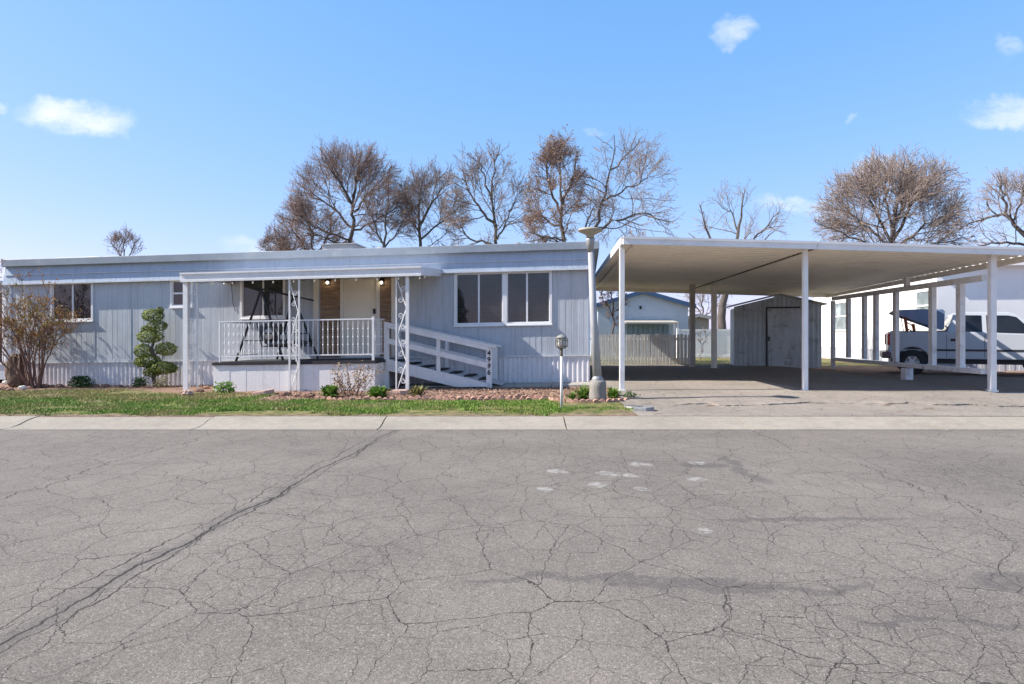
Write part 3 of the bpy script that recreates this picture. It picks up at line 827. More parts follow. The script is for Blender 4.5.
# ------------------------------------------------------------------ ramp
RVF, RVB = -1.2, -0.2
def rz(px, py, v=RVF): return hz(px, py, v)
ramp = empty('access_ramp', H((hu(440, RVF), -0.7, 0.15)), 'white painted wooden wheelchair ramp sloping down from the porch deck', 'ramp')
uA, uE = hu(386.8, RVF), hu(489.2, RVF)
zt0, zt1 = rz(386.8, 323.8), rz(489.2, 346.8)
def sl_(u, a, b): return a+(b-a)*(u-uA)/(uE-uA)
zb_top0, zb_top1 = rz(386.8, 358.5), rz(489.2, 383)
zb_bot0, zb_bot1 = rz(386.8, 370), rz(489.2, 394.5)
mb = MB(H)
umid = hu(438.5, RVF)
POSTS = ((uA, 0.12, 0.10), (umid, 0.09, 0.085), (uE, 0.135, 0.075))
for side, v in (('front', RVF), ('back', RVB)):
    for (u, w, d) in POSTS:
        p = MB(H); zb = 0.20 if u != umid else sl_(u, zb_bot0, zb_bot1)+0.02
        p.box(u-w/2, u+w/2, v-d/2, v+d/2, max(0.2, zb), sl_(u, zt0, zt1)-0.0)
        po = p.build('post', WHITE, ramp, bevel=0.006)
        if u == uE and side == 'front':
            endpost = po; endv = v-d/2
    r_ = MB(H)
    r_.beam((uA-0.06, v-0.004, zt0+0.03), (uE+0.16, v-0.004, sl_(uE+0.16, zt0, zt1)+0.03), 0.13, 0.045)
    r_.build('handrail', WHITE, ramp, bevel=0.006)
    r_ = MB(H)
    r_.beam((uA, v-0.06, sl_(uA, zt0, zt1)-0.05), (uE, v-0.06, zt1-0.05), 0.03, 0.085)
    zm0, zm1 = rz(388.5, 340.5), rz(486, 365.5)
    r_.beam((uA, v-0.055, zm0), (uE-0.03, v-0.055, zm1), 0.03, 0.13); r_.build('rail_board', WHITE, ramp, bevel=0.005)
    r_ = MB(H)
    zc0, zc1 = (zb_top0+zb_bot0)/2, (zb_top1+zb_bot1)/2; hh = zb_top0-zb_bot0
    ue2 = uE-0.02; zlim = 0.235
    P = [(uA, zb_top0), (ue2, sl_(ue2, zb_top0, zb_top1)), (ue2, max(zlim, sl_(ue2, zb_bot0, zb_bot1)))]
    uk = uA+(zlim-zb_bot0)/(zb_bot1-zb_bot0)*(uE-uA)
    if uk < ue2: P.append((uk, zlim))
    P.append((uA, zb_bot0))
    r_.prism(P[::-1], v-0.085, v-0.05); r_.build('side_board', WHITE, ramp)
r_ = MB(H)
zs0, zs1 = zb_top0-0.10, zb_top1-0.10
r_.beam((uA-0.02, (RVF+RVB)/2, FLOOR-0.03), (uE+0.3, (RVF+RVB)/2, 0.27), RVB-RVF-0.15, 0.035); r_.build('ramp_floor', M('ramp_plywood', (0.5, 0.5, 0.51), 0.7, var=0.12, dirt=(0.25, 0.24, 0.23), dirt_amt=0.4), ramp)
st = MB(H)
for i in range(7):
    t = (i+0.6)/7; u = uA+(uE-uA)*t; z = FLOOR-0.03+(0.27-FLOOR+0.03)*(u-uA)/(uE+0.3-uA)
    st.box(u-0.13, u+0.07, RVF+0.07, RVB-0.07, z+0.02, z+0.05)
st.build('grip_strip', RUBBER, ramp)
# house number 4996 down the end post
BLK = M('number_black', (0.015, 0.014, 0.016), 0.4, var=0.1)
def glyph(ch, size, place, name, mat, par):
    cu = bpy.data.curves.new('digit', 'FONT'); cu.body = ch; cu.size = size; cu.extrude = 0.004; cu.align_x = 'CENTER'; cu.offset = 0.004
    t = bpy.data.objects.new('digit', cu); COL.objects.link(t)
    dg = bpy.context.evaluated_depsgraph_get(); dg.update()
    me = bpy.data.meshes.new_from_object(t.evaluated_get(dg)); bpy.data.objects.remove(t)
    org = world_loc(par)
    for v in me.vertices:
        v.co = Vector(place((v.co.x, v.co.y, v.co.z)))-org
    me.materials.clear(); me.materials.append(mat)
    o = bpy.data.objects.new(name, me); COL.objects.link(o); o.parent = par
    return o
for i, ch in enumerate('4996'):
    zc = zt1-0.205-i*0.152
    glyph(ch, 0.165, lambda q, zc=zc: H((uE+q[0], endv-0.003-q[2], zc+q[1])), 'house_number_digit', BLK, endpost)

# ------------------------------------------------------------------ porch swing
sw_v1, sw_v2 = -1.55, -0.5
def sp(px, py, v):
    u, z = hp(px, py, v); return (u, v, z)
swing = empty('porch_swing', H((hu(272, -1.0), -1.0, FLOOR)), 'black tubular swing seat frame with grey cushions on the porch deck', 'porch swing')
mb = MB(H)
def foot(px, v): u = hu(px, v); return (u, v, FLOOR+0.015)
A1 = sp(261.3, 289, sw_v1); A2 = sp(293, 296, sw_v2)
for A, (f1, f2), v in ((A1, (236, 283), sw_v1), (A2, (277, 318), sw_v2)):
    mb.tube([A, foot(f1, v)], 0.031, 8); mb.tube([A, foot(f2, v)], 0.031, 8)
    fa, fb = foot(f1, v), foot(f2, v)
    q = lambda P, Q, t: tuple(P[i]+(Q[i]-P[i])*t for i in range(3))
    mb.tube([q(A, fa, 0.72), q(A, fb, 0.72)], 0.015, 6)
mb.tube([A1, A2], 0.026, 8)
mb.tube([A1, (A1[0]+0.55, A1[1]+0.1, A1[2]-0.13)], 0.02, 8); mb.tube([A2, (A2[0]+0.5, A2[1]+0.1, A2[2]-0.12)], 0.02, 8)
mb.tube([(A1[0]+0.55, A1[1]+0.1, A1[2]-0.13), (A2[0]+0.5, A2[1]+0.1, A2[2]-0.12)], 0.02, 8)
mb.build('frame', BLACK, swing)
FAB = M('grey_cushion', (0.13, 0.13, 0.14), 0.9, var=0.2, vs=6); FABL = M('pale_pillow', (0.5, 0.47, 0.44), 0.9, var=0.15, vs=6)
su = (A1[0]+A2[0])/2+0.05; sv = (sw_v1+sw_v2)/2
def cushion(mb, c, r, ax=0.0):
    n = 12; P = []; Fq = []
    for j in range(n+1):
        ph = PI*j/n-PI/2
        for i in range(20):
            t = 2*PI*i/20; sg = lambda v, e: math.copysign(abs(v)**e, v)
            P.append((r[0]*sg(math.cos(ph), .5)*sg(math.cos(t), .45), r[1]*sg(math.cos(ph), .5)*sg(math.sin(t), .45), r[2]*sg(math.sin(ph), .7)))
    P = [(c[0]+a*math.cos(ax)+d*math.sin(ax), c[1]+b, c[2]-a*math.sin(ax)+d*math.cos(ax)) for a, b, d in P]
    for j in range(n):
        for i in range(20): Fq.append((j*20+i, j*20+(i+1) % 20, (j+1)*20+(i+1) % 20, (j+1)*20+i))
    mb.add(P, Fq)
zseat = FLOOR+0.42
b = MB(H); cushion(b, (su+0.22, sv, zseat), (0.34, 0.62, 0.08), -0.05); seat = b.build('seat_cushion', FAB, swing, True)
b = MB(H); cushion(b, (su-0.17, sv, zseat+0.24), (0.08, 0.62, 0.27), -0.25); b.build('back_cushion', FAB, swing, True)
b = MB(H); cushion(b, (hu(271, sv-0.4), sv-0.4, hz(271, 334, sv-0.4)), (0.13, 0.2, 0.14), -0.5); b.build('pillow', FABL, swing, True)
b = MB(H); cushion(b, (hu(290, sv-0.3), sv-0.3, hz(290, 337.5, sv-0.3)), (0.20, 0.22, 0.085), 0.1); b.build('pillow', M('white_pillow', (0.66, 0.65, 0.63), 0.9, var=0.1), swing, True)
for v in (sv-0.66, sv+0.66):
    b = MB(H)
    b.tube([(su-0.26, v, zseat+0.5), (su-0.14, v, zseat-0.06), (su+0.55, v, zseat-0.08)], 0.016, 6); b.tube([(su-0.2, v, zseat+0.26), (su+0.45, v, zseat+0.24), (su+0.52, v, zseat-0.08)], 0.016, 6)
    A = A1 if v < sv else A2
    b.tube([(A[0], A[1]+0.03, A[2]), (su-0.2, v, zseat+0.26)], 0.006, 5); b.tube([(A[0], A[1]+0.03, A[2]), (su+0.45, v, zseat+0.24)], 0.006, 5)
    b.build('seat_frame', BLACK, swing)

# ------------------------------------------------------------------ carport
CB = 27.3
CPD = 14.8
xl = lambda y: 2.36+0.055*(y-14.5); xm = lambda y: 6.47+0.045*(y-14.5); xr = lambda y: 11.05+0.12*(y-14.5)
zt = lambda x, y: 3.50-0.026*(x-2.36)-0.004*max(0, x-6.47)-0.004*(y-14.5)
gx = on_ground
carport = empty('carport', (6.4, 19.5, 0.15), 'wide open white metal carport with flat ribbed roof over the driveway', 'carport')
CPW = M('carport_white', (0.80, 0.79, 0.77), 0.5, var=0.07, vs=1.0, dirt=(0.45, 0.41, 0.36), dirt_amt=0.3)
CPU = M('carport_underside', (0.88, 0.81, 0.70), 0.5, var=0.10, vs=0.8, dirt=(0.66, 0.57, 0.46), dirt_amt=0.35)
def roof_panel(xa, xb, nm):
    mb = MB(); ys = []; y = 14.52
    while y < CB: 
        for t, k in ((0, 0), (0.05, 1), (0.10, 1), (0.15, 0)): ys.append((y+t*1.0, k))
        y += 0.305
    ys.append((CB, 0)); n = 8
    P = []
    for (y, k) in ys:
        for i in range(n+1):
            x = xa(y)+(xb(y)-xa(y))*i/n
            P.append((x, y, zt(x, y)-0.115+0.05*k))
    Fs = [(j*(n+1)+i, j*(n+1)+i+1, (j+1)*(n+1)+i+1, (j+1)*(n+1)+i) for j in range(len(ys)-1) for i in range(n)]
    mb.add(P, Fs)
    m = len(P); mb.add([(x, y, z+0.045) for x, y, z in P], Fs)
    return mb.build(nm, CPU, carport)
roof_panel(xl, lambda y: xm(y)-0.004, 'roof_panel'); roof_panel(lambda y: xm(y)+0.004, xr, 'roof_panel')
mb = MB()
def fstrip(pa, pb, h0, h1, out):
    a, b = Vector(pa), Vector(pb); d = (b-a); d.z = 0; d.normalize(); nn = Vector((d.y, -d.x, 0))*out
    P = [a+Vector((0, 0, h0)), b+Vector((0, 0, h0)), b+Vector((0, 0, h1)), a+Vector((0, 0, h1))]
    P2 = [p+nn for p in P]
    mb.add([tuple(p) for p in P]+[tuple(p) for p in P2], [(0, 1, 2, 3), (7, 6, 5, 4), (0, 4, 5, 1), (1, 5, 6, 2), (2, 6, 7, 3), (3, 7, 4, 0)])
def Rp(x, y): return (x, y, zt(x, y))
yF = 14.5
fstrip(Rp(xl(yF), yF), Rp(xm(yF)-0.006, yF), -0.155, 0.0, 0.045); fstrip(Rp(xm(yF)+0.006, yF), Rp(xr(yF)+0.25, yF), -0.155, 0.0, 0.045)
fstrip(Rp(xl(yF), yF-0.002), Rp(xm(yF)-0.006, yF-0.002), -0.04, 0.012, 0.065); fstrip(Rp(xm(yF)+0.006, yF-0.002), Rp(xr(yF)+0.25, yF-0.002), -0.04, 0.012, 0.065)
fstrip(Rp(xl(CB), CB), Rp(xl(yF), yF), -0.155, 0.0, 0.045); fstrip(Rp(xr(yF)+0.25, yF), Rp(xr(CB)+0.25, CB), -0.155, 0.0, 0.045)
fstrip(Rp(xr(CB)+0.25, CB), Rp(xl(CB), CB), -0.155, 0.0, 0.03)
mb.build('fascia', CPW, carport)
mb = MB()
for y in (14.86, 18.2, 21.6, CB-0.35):
    a = Rp(xl(y)+0.05, y); b_ = Rp(xr(y), y)
    if y in (CB-0.35,):
        mb.beam((a[0], y, a[2]-0.19), (b_[0], y, b_[2]-0.19), 0.06, 0.14)
m_ = MB(); m_.beam((xm(yF+0.1), yF+0.1, zt(xm(yF), yF)-0.125), (xm(CB), CB, zt(xm(CB), CB)-0.125), 0.035, 0.03); m_.build('seam_strip', M('seam_dark', (0.16, 0.13, 0.10), 0.8), carport)
mb.beam((xr(yF+.4)-0.05, yF+.1, zt(xr(yF), yF)-0.19), (xr(CB)-0.05, CB-.05, zt(xr(CB), CB)-0.19), 0.06, 0.13)
mb.beam((xl(yF)+0.25, yF+0.05, zt(xl(yF), yF)-0.15), (xl(CB)+0.25, CB-.05, zt(xl(CB), CB)-0.15), 0.05, 0.07)
mb.build('beam', CPU, carport)
def post(x, y, w, mat, ztop):
    b = MB(); z0 = ground(x, y)
    b.box(x-w/2, x+w/2, y-w/2, y+w/2, z0-0.05, ztop); b.box(x-w/2-0.006, x-w/2, y-w*0.3, y+w*0.3, z0+.1, ztop)
    b.box(x-w*0.7, x+w*0.7, y-w*0.7, y+w*0.7, z0+0.03, z0+0.07)
    return b.build('post', mat, carport, bevel=0.008)
for px in (622, 805, 992):
    x = (px-CX)/F*CPD; w = 0.118 if px < 900 else 0.17
    post(x, CPD, w*(0.72 if px > 900 else 0.85), CPW, zt(x, CPD)-0.12)
x = (714-CX)/F*23.9; post(x, 23.9, 0.16, CPU, zt(x, 23.9)-0.12)
x = (689-CX)/F*25.05; 
b = MB(); b.box(x-0.085, x+0.085, 24.5, 24.68, 0.15, zt(x, 24.5)-0.12); b.build('post', M('grey_post', (0.52, 0.48, 0.44), 0.8, var=0.2), carport)

# stud wall along the right side
stud = empty('stud_wall', (10.9, 19.5, 0.2), 'bare white timber stud wall frame along the right side of the carport', 'wall frame')
SL = lambda y: 10.30+0.125*(y-CPD)
STUDW = M('stud_white', (0.76, 0.755, 0.745), 0.6, var=0.1, dirt=(0.33, 0.29, 0.26), dirt_amt=0.5, streak=0.3)
y_of = lambda px: (10.30-0.125*CPD)/((px-CX)/F-0.125)
y0s, y1s = CPD+0.1, y_of(833)
mb = MB(); mb.beam((SL(y0s), y0s, 2.67), (SL(y1s), y1s, 2.72), 0.09, 0.13); mb.build('top_plate', STUDW, stud)
mb = MB(); mb.beam((SL(y0s), y0s, 0.62), (SL(y1s), y1s, 0.56), 0.16, 0.11); mb.build('sill_plate', STUDW, stud)
for px in (833, 848.5, 864.5, 876, 896, 932.5, 960.5):
    y = y_of(px); mb = MB(); w = 0.10 if px < 930 else 0.11
    fr_ = frame(SL(y), y, 0, -0.12)
    mb = MB(fr_); mb.box(-w/2, w/2, -0.10, 0.10, 0.66 if px > 833 else 0.2, 2.64); mb.build('stud', STUDW, stud)
for px in (907,):
    y = y_of(px); mb = MB(); x = SL(y); mb.box(x-0.10, x+0.10, y-0.12, y+0.12, 0.15, 0.52); mb.build('support_block', STUDW, stud)
    mb = MB(); mb.box(x-0.06, x+0.06, y-0.06, y+0.06, 2.75, 3.0); mb.build('spacer_block', STUDW, stud)

# ------------------------------------------------------------------ shed
SY = 25.4
sx0, sx1 = (737-CX)/F*SY, (820.5-CX)/F*SY
shed = empty('garden_shed', ((sx0+sx1)/2, SY+1.2, 0.2), 'weathered blue grey metal shed with gable roof behind the carport', 'shed')
SHED = M('shed_metal', (0.58, 0.63, 0.66), 0.6, var=0.14, vs=1.5, dirt=(0.16, 0.14, 0.13), dirt_amt=0.5, streak=0.6)
zap = HC+41*SY/F-0.02; zev = HC+28.5*SY/F; xmid = (783-CX)/F*SY
SROT = -0.22
sw_ = (sx1-sx0)/math.cos(SROT)*0.965
fs_ = frame(sx0, SY+0.35, 0, SROT)
zev = HC+29*(SY+0.1)/F; zap = HC+41*(SY-0.2)/F
zg = lambda x: zev+(zap-zev)*(1-abs(x-sw_*0.53)/(sw_*0.53+0.12))
mb = MB(fs_)
pts = prof_corr(0.17, 0.018, 0.4, 0.08)(0.0, sw_)
for (a, da), (b_, db) in zip(pts[:-1], pts[1:]):
    mb.add([(a, -da, 0.15), (b_, -db, 0.15), (b_, -db, zg(b_)-0.05), (a, -da, zg(a)-0.05)], [(0, 1, 2, 3)])
mb.box(0, sw_, 0.02, 1.5, 0.15, zev-0.08)
mb.build('wall', SHED, shed)
mb = MB(fs_)
for xe in (-0.2, sw_+0.18):
    xm_ = sw_*0.53
    P = [(xm_, -0.14, zap), (xe, -0.14, zg(xe)), (xe, 1.6, zg(xe)), (xm_, 1.6, zap)]
    mb.add(P+[(a, b_, c+0.035) for a, b_, c in P], [(0, 1, 2, 3), (7, 6, 5, 4), (0, 4, 5, 1), (1, 5, 6, 2), (2, 6, 7, 3), (3, 7, 4, 0)])
mb.build('roof', M('shed_roof', (0.4, 0.4, 0.4), 0.6, var=0.2), shed)
dx0, dx1 = sw_*0.385, sw_*0.745; dzt = HC+26.5*SY/F
mb = MB(fs_)
P = [(dx0+0.05, -0.05, 0.24), (dx1, -0.05, 0.22), (dx1, -0.05, dzt), (dx0, -0.05, dzt)]
mb.add(P+[(a, b_+0.025, c) for a, b_, c in P], [(0, 1, 2, 3), (7, 6, 5, 4), (0, 4, 5, 1), (1, 5, 6, 2), (2, 6, 7, 3), (3, 7, 4, 0)])
dso = mb.build('door', M('shed_door', (0.60, 0.64, 0.66), 0.6, var=0.1, dirt=(0.12, 0.10, 0.09), dirt_amt=0.6, streak=0.4), shed)
mb = MB(fs_); mb.box(dx0-0.04, dx0, -0.055, -0.01, 0.2, dzt+0.05); mb.box(dx0-0.04, dx1+0.05, -0.056, -0.01, dzt+0.01, dzt+0.06); mb.build('door_track', BLACK, shed)
mb = MB(fs_); mb.box(dx0+0.03, dx0+0.09, -0.075, -0.05, 1.2, 1.36); mb.build('handle', BLACK, dso)

# ------------------------------------------------------------------ picket fence and other boundaries
def pickets(name, label, xa, xb, y, ya, yb, zb, zt_, w, gap, mat, cat='fence', lean=0.0):
    fr_ = empty(name, ((xa+xb)/2, (ya+yb)/2, zb), label, cat); r = random.Random(int(abs(xa)*100))
    L = math.hypot(xb-xa, yb-ya); n = int(L/(w+gap)); mb = MB()
    for i in range(n):
        t = (i+0.5)/n; x, yy = xa+(xb-xa)*t, ya+(yb-ya)*t; hh = r.uniform(-0.02, 0.02); l = r.uniform(-0.012, 0.012)
        mb.add([(x-w/2, yy-0.01, zb+0.04), (x+w/2, yy-0.01, zb+0.04), (x+w/2+l, yy-0.01, zt_+hh), (x-w/2+l, yy-0.01, zt_+hh), (x-w/2, yy+0.01, zb+0.04), (x+w/2, yy+0.01, zb+0.04), (x+w/2+l, yy+0.01, zt_+hh), (x-w/2+l, yy+0.01, zt_+hh)],
               [(0, 1, 2, 3), (7, 6, 5, 4), (0, 4, 5, 1), (1, 5, 6, 2), (2, 6, 7, 3), (3, 7, 4, 0)])
    mb.build('picket_panel', mat, fr_)
    mb = MB()
    for z in (zb+0.25, zt_-0.18): mb.beam((xa, ya+0.03, z), (xb, yb+0.03, z), 0.04, 0.09)
    mb.build('rail', mat, fr_)
    for i in range(4):
        t = i/3; mb = MB(); x, yy = xa+(xb-xa)*t, ya+(yb-ya)*t; mb.box(x-0.05, x+0.05, yy+0.05, yy+0.15, zb-0.1, zt_+0.03); mb.build('post', mat, fr_)
FY = 27.6
pickets('picket_fence', 'weathered grey white picket fence behind the carport', (588-CX)/F*FY, (692-CX)/F*FY, FY, FY+0.35, FY-0.4, 0.2, HC+0.5*FY/F, 0.105, 0.035, GREYWOOD)
y = 35.0
vf = empty('vinyl_fence', (10.5, y, 0.2), 'plain white vinyl panel fence beside the tree trunk beyond the carport', 'fence')
mb = MB(); 
for i in range(24):
    x = 8.6+i*0.155; mb.box(x, x+0.150, y, y+0.03, 0.25, HC+0.2)
mb.build('panel', VINYL, vf)
mb = MB(); mb.box(8.5, 12.4, y-0.02, y+0.05, HC+0.2, HC+0.3); mb.box(8.5, 12.4, y-0.02, y+0.05, 0.28, 0.4); mb.build('rail', VINYL, vf)
for x in (8.5, 10.4, 12.3):
    mb = MB(); mb.box(x-0.06, x+0.06, y-0.04, y+0.08, 0.2, HC+0.36); mb.build('post', VINYL, vf)

# ------------------------------------------------------------------ houses behind
BLUEW = M('neighbour_blue', (0.42, 0.48, 0.54), 0.6, var=0.06); BLUET = M('blue_barge', (0.05, 0.11, 0.21), 0.5, var=0.1)
DOORB = M('blue_garage', (0.20, 0.29, 0.37), 0.6, var=0.1)
def gable_house(name, label, xa, xb, xap, y, dep, zev, zap, wall, roofm, bargem, extra=None):
    e = empty(name, ((xa+xb)/2, y+dep/2, 0.2), label, 'house')
    mb = MB(); mb.prism([(xa, 0.1), (xb, 0.1), (xb, zev), (xap, zap), (xa, zev)], y, y+dep); mb.build('wall', wall, e)
    mb = MB()
    sl1 = (zap-zev)/(xap-xa)
    for xe, s in ((xa-0.35, -1), (xb+0.35, 1)):
        ze = zap-abs(xap-xe)*sl1*(1 if s < 0 else (zap-zev)/(xb-xap)/sl1)
        P = [(xap, y-0.3, zap+0.03), (xe, y-0.3, ze+0.03), (xe, y+dep+.3, ze+0.03), (xap, y+dep+.3, zap+0.03)]
        mb.add(P+[(a, b_, c+0.08) for a, b_, c in P], [(0, 1, 2, 3), (7, 6, 5, 4), (0, 4, 5, 1), (1, 5, 6, 2), (2, 6, 7, 3), (3, 7, 4, 0)])
    mb.build('roof', roofm, e)
    mb = MB()
    for xe, s in ((xa-0.37, -1), (xb+0.37, 1)):
        ze = zap-abs(xap-xe)*sl1*(1 if s < 0 else (zap-zev)/(xb-xap)/sl1)
        P = [(xap, zap-0.10), (xe, ze-0.10), (xe, ze+0.125), (xap, zap+0.125)]
        mb.prism(P, y-0.34, y-0.30)
    mb.build('barge_board', bargem, e)
    return e
NY = 38.0
gx_ = lambda px, y: (px-CX)/F*y
nb = gable_house('blue_house', 'pale blue gabled house with dark blue roof edge behind the picket fence', gx_(598, NY), gx_(688, NY), gx_(643, NY), NY, 9, HC+30*NY/F, HC+43*NY/F, BLUEW, M('grey_shingle', (0.2, 0.2, 0.21), 0.9), BLUET)
mb = MB(); mb.box(gx_(628, NY), gx_(668, NY), NY-0.06, NY, 0.2, HC+10.5*NY/F); mb.build('garage_door', DOORB, nb)
mb = MB()
for i in range(9):
    x = gx_(628, NY)+(gx_(668, NY)-gx_(628, NY))*i/8; mb.box(x-0.015, x+0.015, NY-0.08, NY-0.06, 0.2, HC+10*NY/F)
mb.build('door_batten', M('blue_garage_dark', (0.12, 0.18, 0.25), 0.6), nb)
mb = MB()
P = [(gx_(622, NY), NY-1.2, HC+11.0*NY/F), (gx_(674, NY), NY-1.2, HC+11.0*NY/F), (gx_(672, NY), NY, HC+13.5*NY/F), (gx_(624, NY), NY, HC+13.5*NY/F)]
mb.add(P+[(a, b_, c+0.08) for a, b_, c in P], [(3, 2, 1, 0), (4, 5, 6, 7), (0, 1, 5, 4), (1, 2, 6, 5), (2, 3, 7, 6), (3, 0, 4, 7)])
mb.build('awning', M('awning_tan', (0.42, 0.39, 0.34), 0.7), nb)
for px in (669.5, 672.5):
    mb = MB(); x = gx_(px, NY); mb.box(x-0.05, x+0.05, NY-1.15, NY-1.05, 0.2, HC+11*NY/F); mb.build('awning_post', WHITE, nb)
mb = MB(); mb.box(gx_(639.6, NY), gx_(641.6, NY), NY-0.05, NY, HC+26*NY/F, HC+29*NY/F); mb.build('gable_light', BLACK, nb)
NY2 = 44.0
gable_house('tan_outbuilding', 'small tan outbuilding with pale low roof right of the blue house', gx_(686, NY2), gx_(709, NY2), gx_(698, NY2), NY2, 4, HC+17*NY2/F, HC+19.5*NY2/F, M('tan_wall', (0.45, 0.38, 0.31), 0.8, var=0.1), M('pale_shingle', (0.5, 0.48, 0.46), 0.9), M('tan_barge', (0.5, 0.46, 0.42), 0.7))
# left pale blue wing seen behind lamp post
# neighbour home on the right
RN = empty('neighbour_home', (17.0, 28, 0.2), 'bright white mobile home beyond the pickup truck on the right', 'mobile home')
NWH = M('white_siding', (0.80, 0.79, 0.77), 0.55, var=0.04)
cx0, cy0 = gx_(937, 23.4), 23.4
fn = frame(cx0, cy0, 0, -0.153)      # local y runs away along its long side
LEN, WID = 15.0, 4.2
mb = MB(fn)
mb.box(0, WID, 0, LEN, 0.80, 3.75)
wl = mb.build('wall', NWH, RN)
mb = MB(fn)
for i in range(24): z = 0.83+i*0.12; mb.box(-0.004, 0.0, 0.0, LEN, z, z+0.01)
mb.build('lap_line', NWH, RN)
mb = MB(fn)
i = 0
while i*0.15 < LEN: mb.box(-0.03 if i % 2 else -0.018, 0.05, i*0.15, i*0.15+0.148, 0.05, 0.78); i += 1
i = 0
while i*0.15 < WID: mb.box(i*0.15, i*0.15+0.148, -0.03 if i % 2 else -0.018, 0.05, 0.05, 0.781); i += 1
mb.build('skirting', M('neighbour_skirt', (0.55, 0.56, 0.60), 0.6, var=0.06), RN)
mb = MB(fn); mb.box(-0.3, WID+0.2, -0.3, LEN+0.2, 3.75, 3.9); mb.build('roof', NWH, RN)
for py_, ww in ((3.4, 1.1), (16.0-1.9, 1.1)):
    pass
def n_window(px0, px1, z0, z1):
    # along long wall: solve local y from pixel
    def ly(px):
        r = (px-CX)/F; c, s = math.cos(-0.153), math.sin(-0.153)
        # point = (cx0 - y*s, cy0 + y*c)
        return (r*cy0-cx0)/(-s-r*c)
    a, b_ = sorted((ly(px0), ly(px1)))
    w = MB(fn); w.box(-0.05, 0.0, a, b_, z0, z0+0.07); w.box(-0.05, 0, a, b_, z1-0.07, z1); w.box(-0.049, 0, a, a+0.07, z0+.07, z1-.07); w.box(-0.049, 0, b_-0.07, b_, z0+.07, z1-.07); w.box(-0.045, 0, a+.07, b_-.07, (z0+z1)/2-0.03, (z0+z1)/2+0.03)
    wo = w.build('window', VINYL, RN)
    p = MB(fn); p.box(-0.02, -0.01, a+0.07, b_-0.07, z0+0.07, z1-0.07); p.build('pane', glass_mat('neighbour_glass', False, (0.14, 0.17, 0.16)), wo)
n_window(835, 850.5, 1.62, 3.05); n_window(917, 931.5, 1.9, 3.03)

# left neighbour
LNH = empty('blue_neighbour_home', (-17.4, 21, 0.05), 'pale blue neighbouring home at the far left edge with white-framed window', 'mobile home')
fl = frame(gx_(8.5, 20.2), 20.2, 0, -TH)
mb = MB(fl); mb.box(-4.5, 0, 0, 8, 0.1, 2.92); mb.build('wall', SIDING, LNH)
mb = MB(fl); mb.box(-4.7, 0.03, -0.12, 8.1, 2.92, 3.02); mb.build('roof', FASCIA, LNH)
mb = MB(fl); mb.box(-1.3, -0.07, -0.04, 0, 0.55, 0.62); mb.box(-1.3, -0.07, -0.04, 0, 2.68, 2.78); mb.box(-0.17, -0.07, -0.041, 0, 0.62, 2.68); mb.box(-1.3, -1.2, -0.041, 0, 0.62, 2.68)
wo = mb.build('window', VINYL, LNH)
mb = MB(fl); mb.box(-1.2, -0.17, -0.02, -0.01, 0.62, 2.68); mb.build('pane', PANE, wo)

# home across the street, seen mirrored in the front windows
ac = gable_house('tan_house', 'low tan house with white roof edge across the street, mirrored in the front windows', -5.2, 0.4, -2.4, -24.0, -7.0, 3.2, 4.6, M('across_wall', (0.16, 0.12, 0.085), 0.8), M('brown_shingle', (0.10, 0.07, 0.055), 0.9), M('across_barge', (0.8, 0.78, 0.74), 0.6))
for xa in (-4.6, -1.6):
    mb = MB(); mb.box(xa, xa+1.4, -24.0, -23.94, 1.1, 2.2); fo = mb.build('window', VINYL, ac)
    mb = MB(); mb.box(xa+0.08, xa+1.32, -23.94, -23.93, 1.18, 2.12); mb.build('pane', BLACK, fo)
mb = MB(); mb.box(-5.7, 0.9, -23.7, -23.6, 3.15, 3.45); mb.build('roof_edge', M('across_barge', (0.8, 0.78, 0.74), 0.6), ac)
def evergreen(x, y, r, h, lab, seed):  # unseen trees behind the camera, added so the windows mirror something dark
    e = empty('added_evergreen', (x, y, -0.05), lab, 'tree'); rnd = random.Random(seed)
    t = MB(); t.tube([(x, y, -0.1), (x, y, h*0.9)], [0.2, 0.04], 8); t.build('trunk', BARK, e)
    P = []
    for k in range(2600):
        z = rnd.random()**0.8; rr_ = r*(1-z)**0.7*(0.6+0.4*rnd.random()); a_ = rnd.uniform(0, 2*PI); P.append((x+rr_*math.cos(a_), y+rr_*math.sin(a_), 0.4+z*h))
    V, Fs = leaves_mesh(P, 0.5, rnd, 0.5); m_ = MB(); m_.add(V, Fs); m_.build('crown', LEAF_BUSH, e)
evergreen(2.4, -25.0, 1.7, 5.5, 'dark evergreen added beside the tan house for the windows to mirror', 51)
evergreen(-15.5, -24.0, 3.2, 8.0, 'broad dark evergreen added across the street to mirror in the porch window', 52)
evergreen(-28.5, -24.0, 3.6, 9.0, 'broad dark evergreen added across the street to mirror in the far left window', 53)

# ------------------------------------------------------------------ pickup truck
PAINT = M('silver_paint', (0.40, 0.425, 0.46), 0.38, 0.0, var=0.02, vs=0.5, spec=0.5, coat=0.25)
PGL = glass_mat('truck_glass', False, (0.006, 0.006, 0.007), 0.45); CHR = M('wheel_alloy', (0.55, 0.56, 0.58), 0.3, 0.8, var=0.1)
REDL = M('red_lens', (0.45, 0.03, 0.02), 0.2, var=0.1); DARKP = M('dark_plastic', (0.03, 0.03, 0.035), 0.5)
LIDB = M('lid_blue', (0.13, 0.19, 0.31), 0.35, var=0.06, coat=0.3)
tx, ty = gx_(888, 21.4), 21.4; tz = 0.19
ft = frame(tx, ty, tz, -0.46)    # local x forward (to the right), y away
truck = empty('pickup_truck', ft((2.9, 1.0, 0)), 'silver extended-cab pickup truck with its bed lid propped open', 'pickup truck')
TW = 1.95
wx = (0.66, 4.15); wr = 0.39
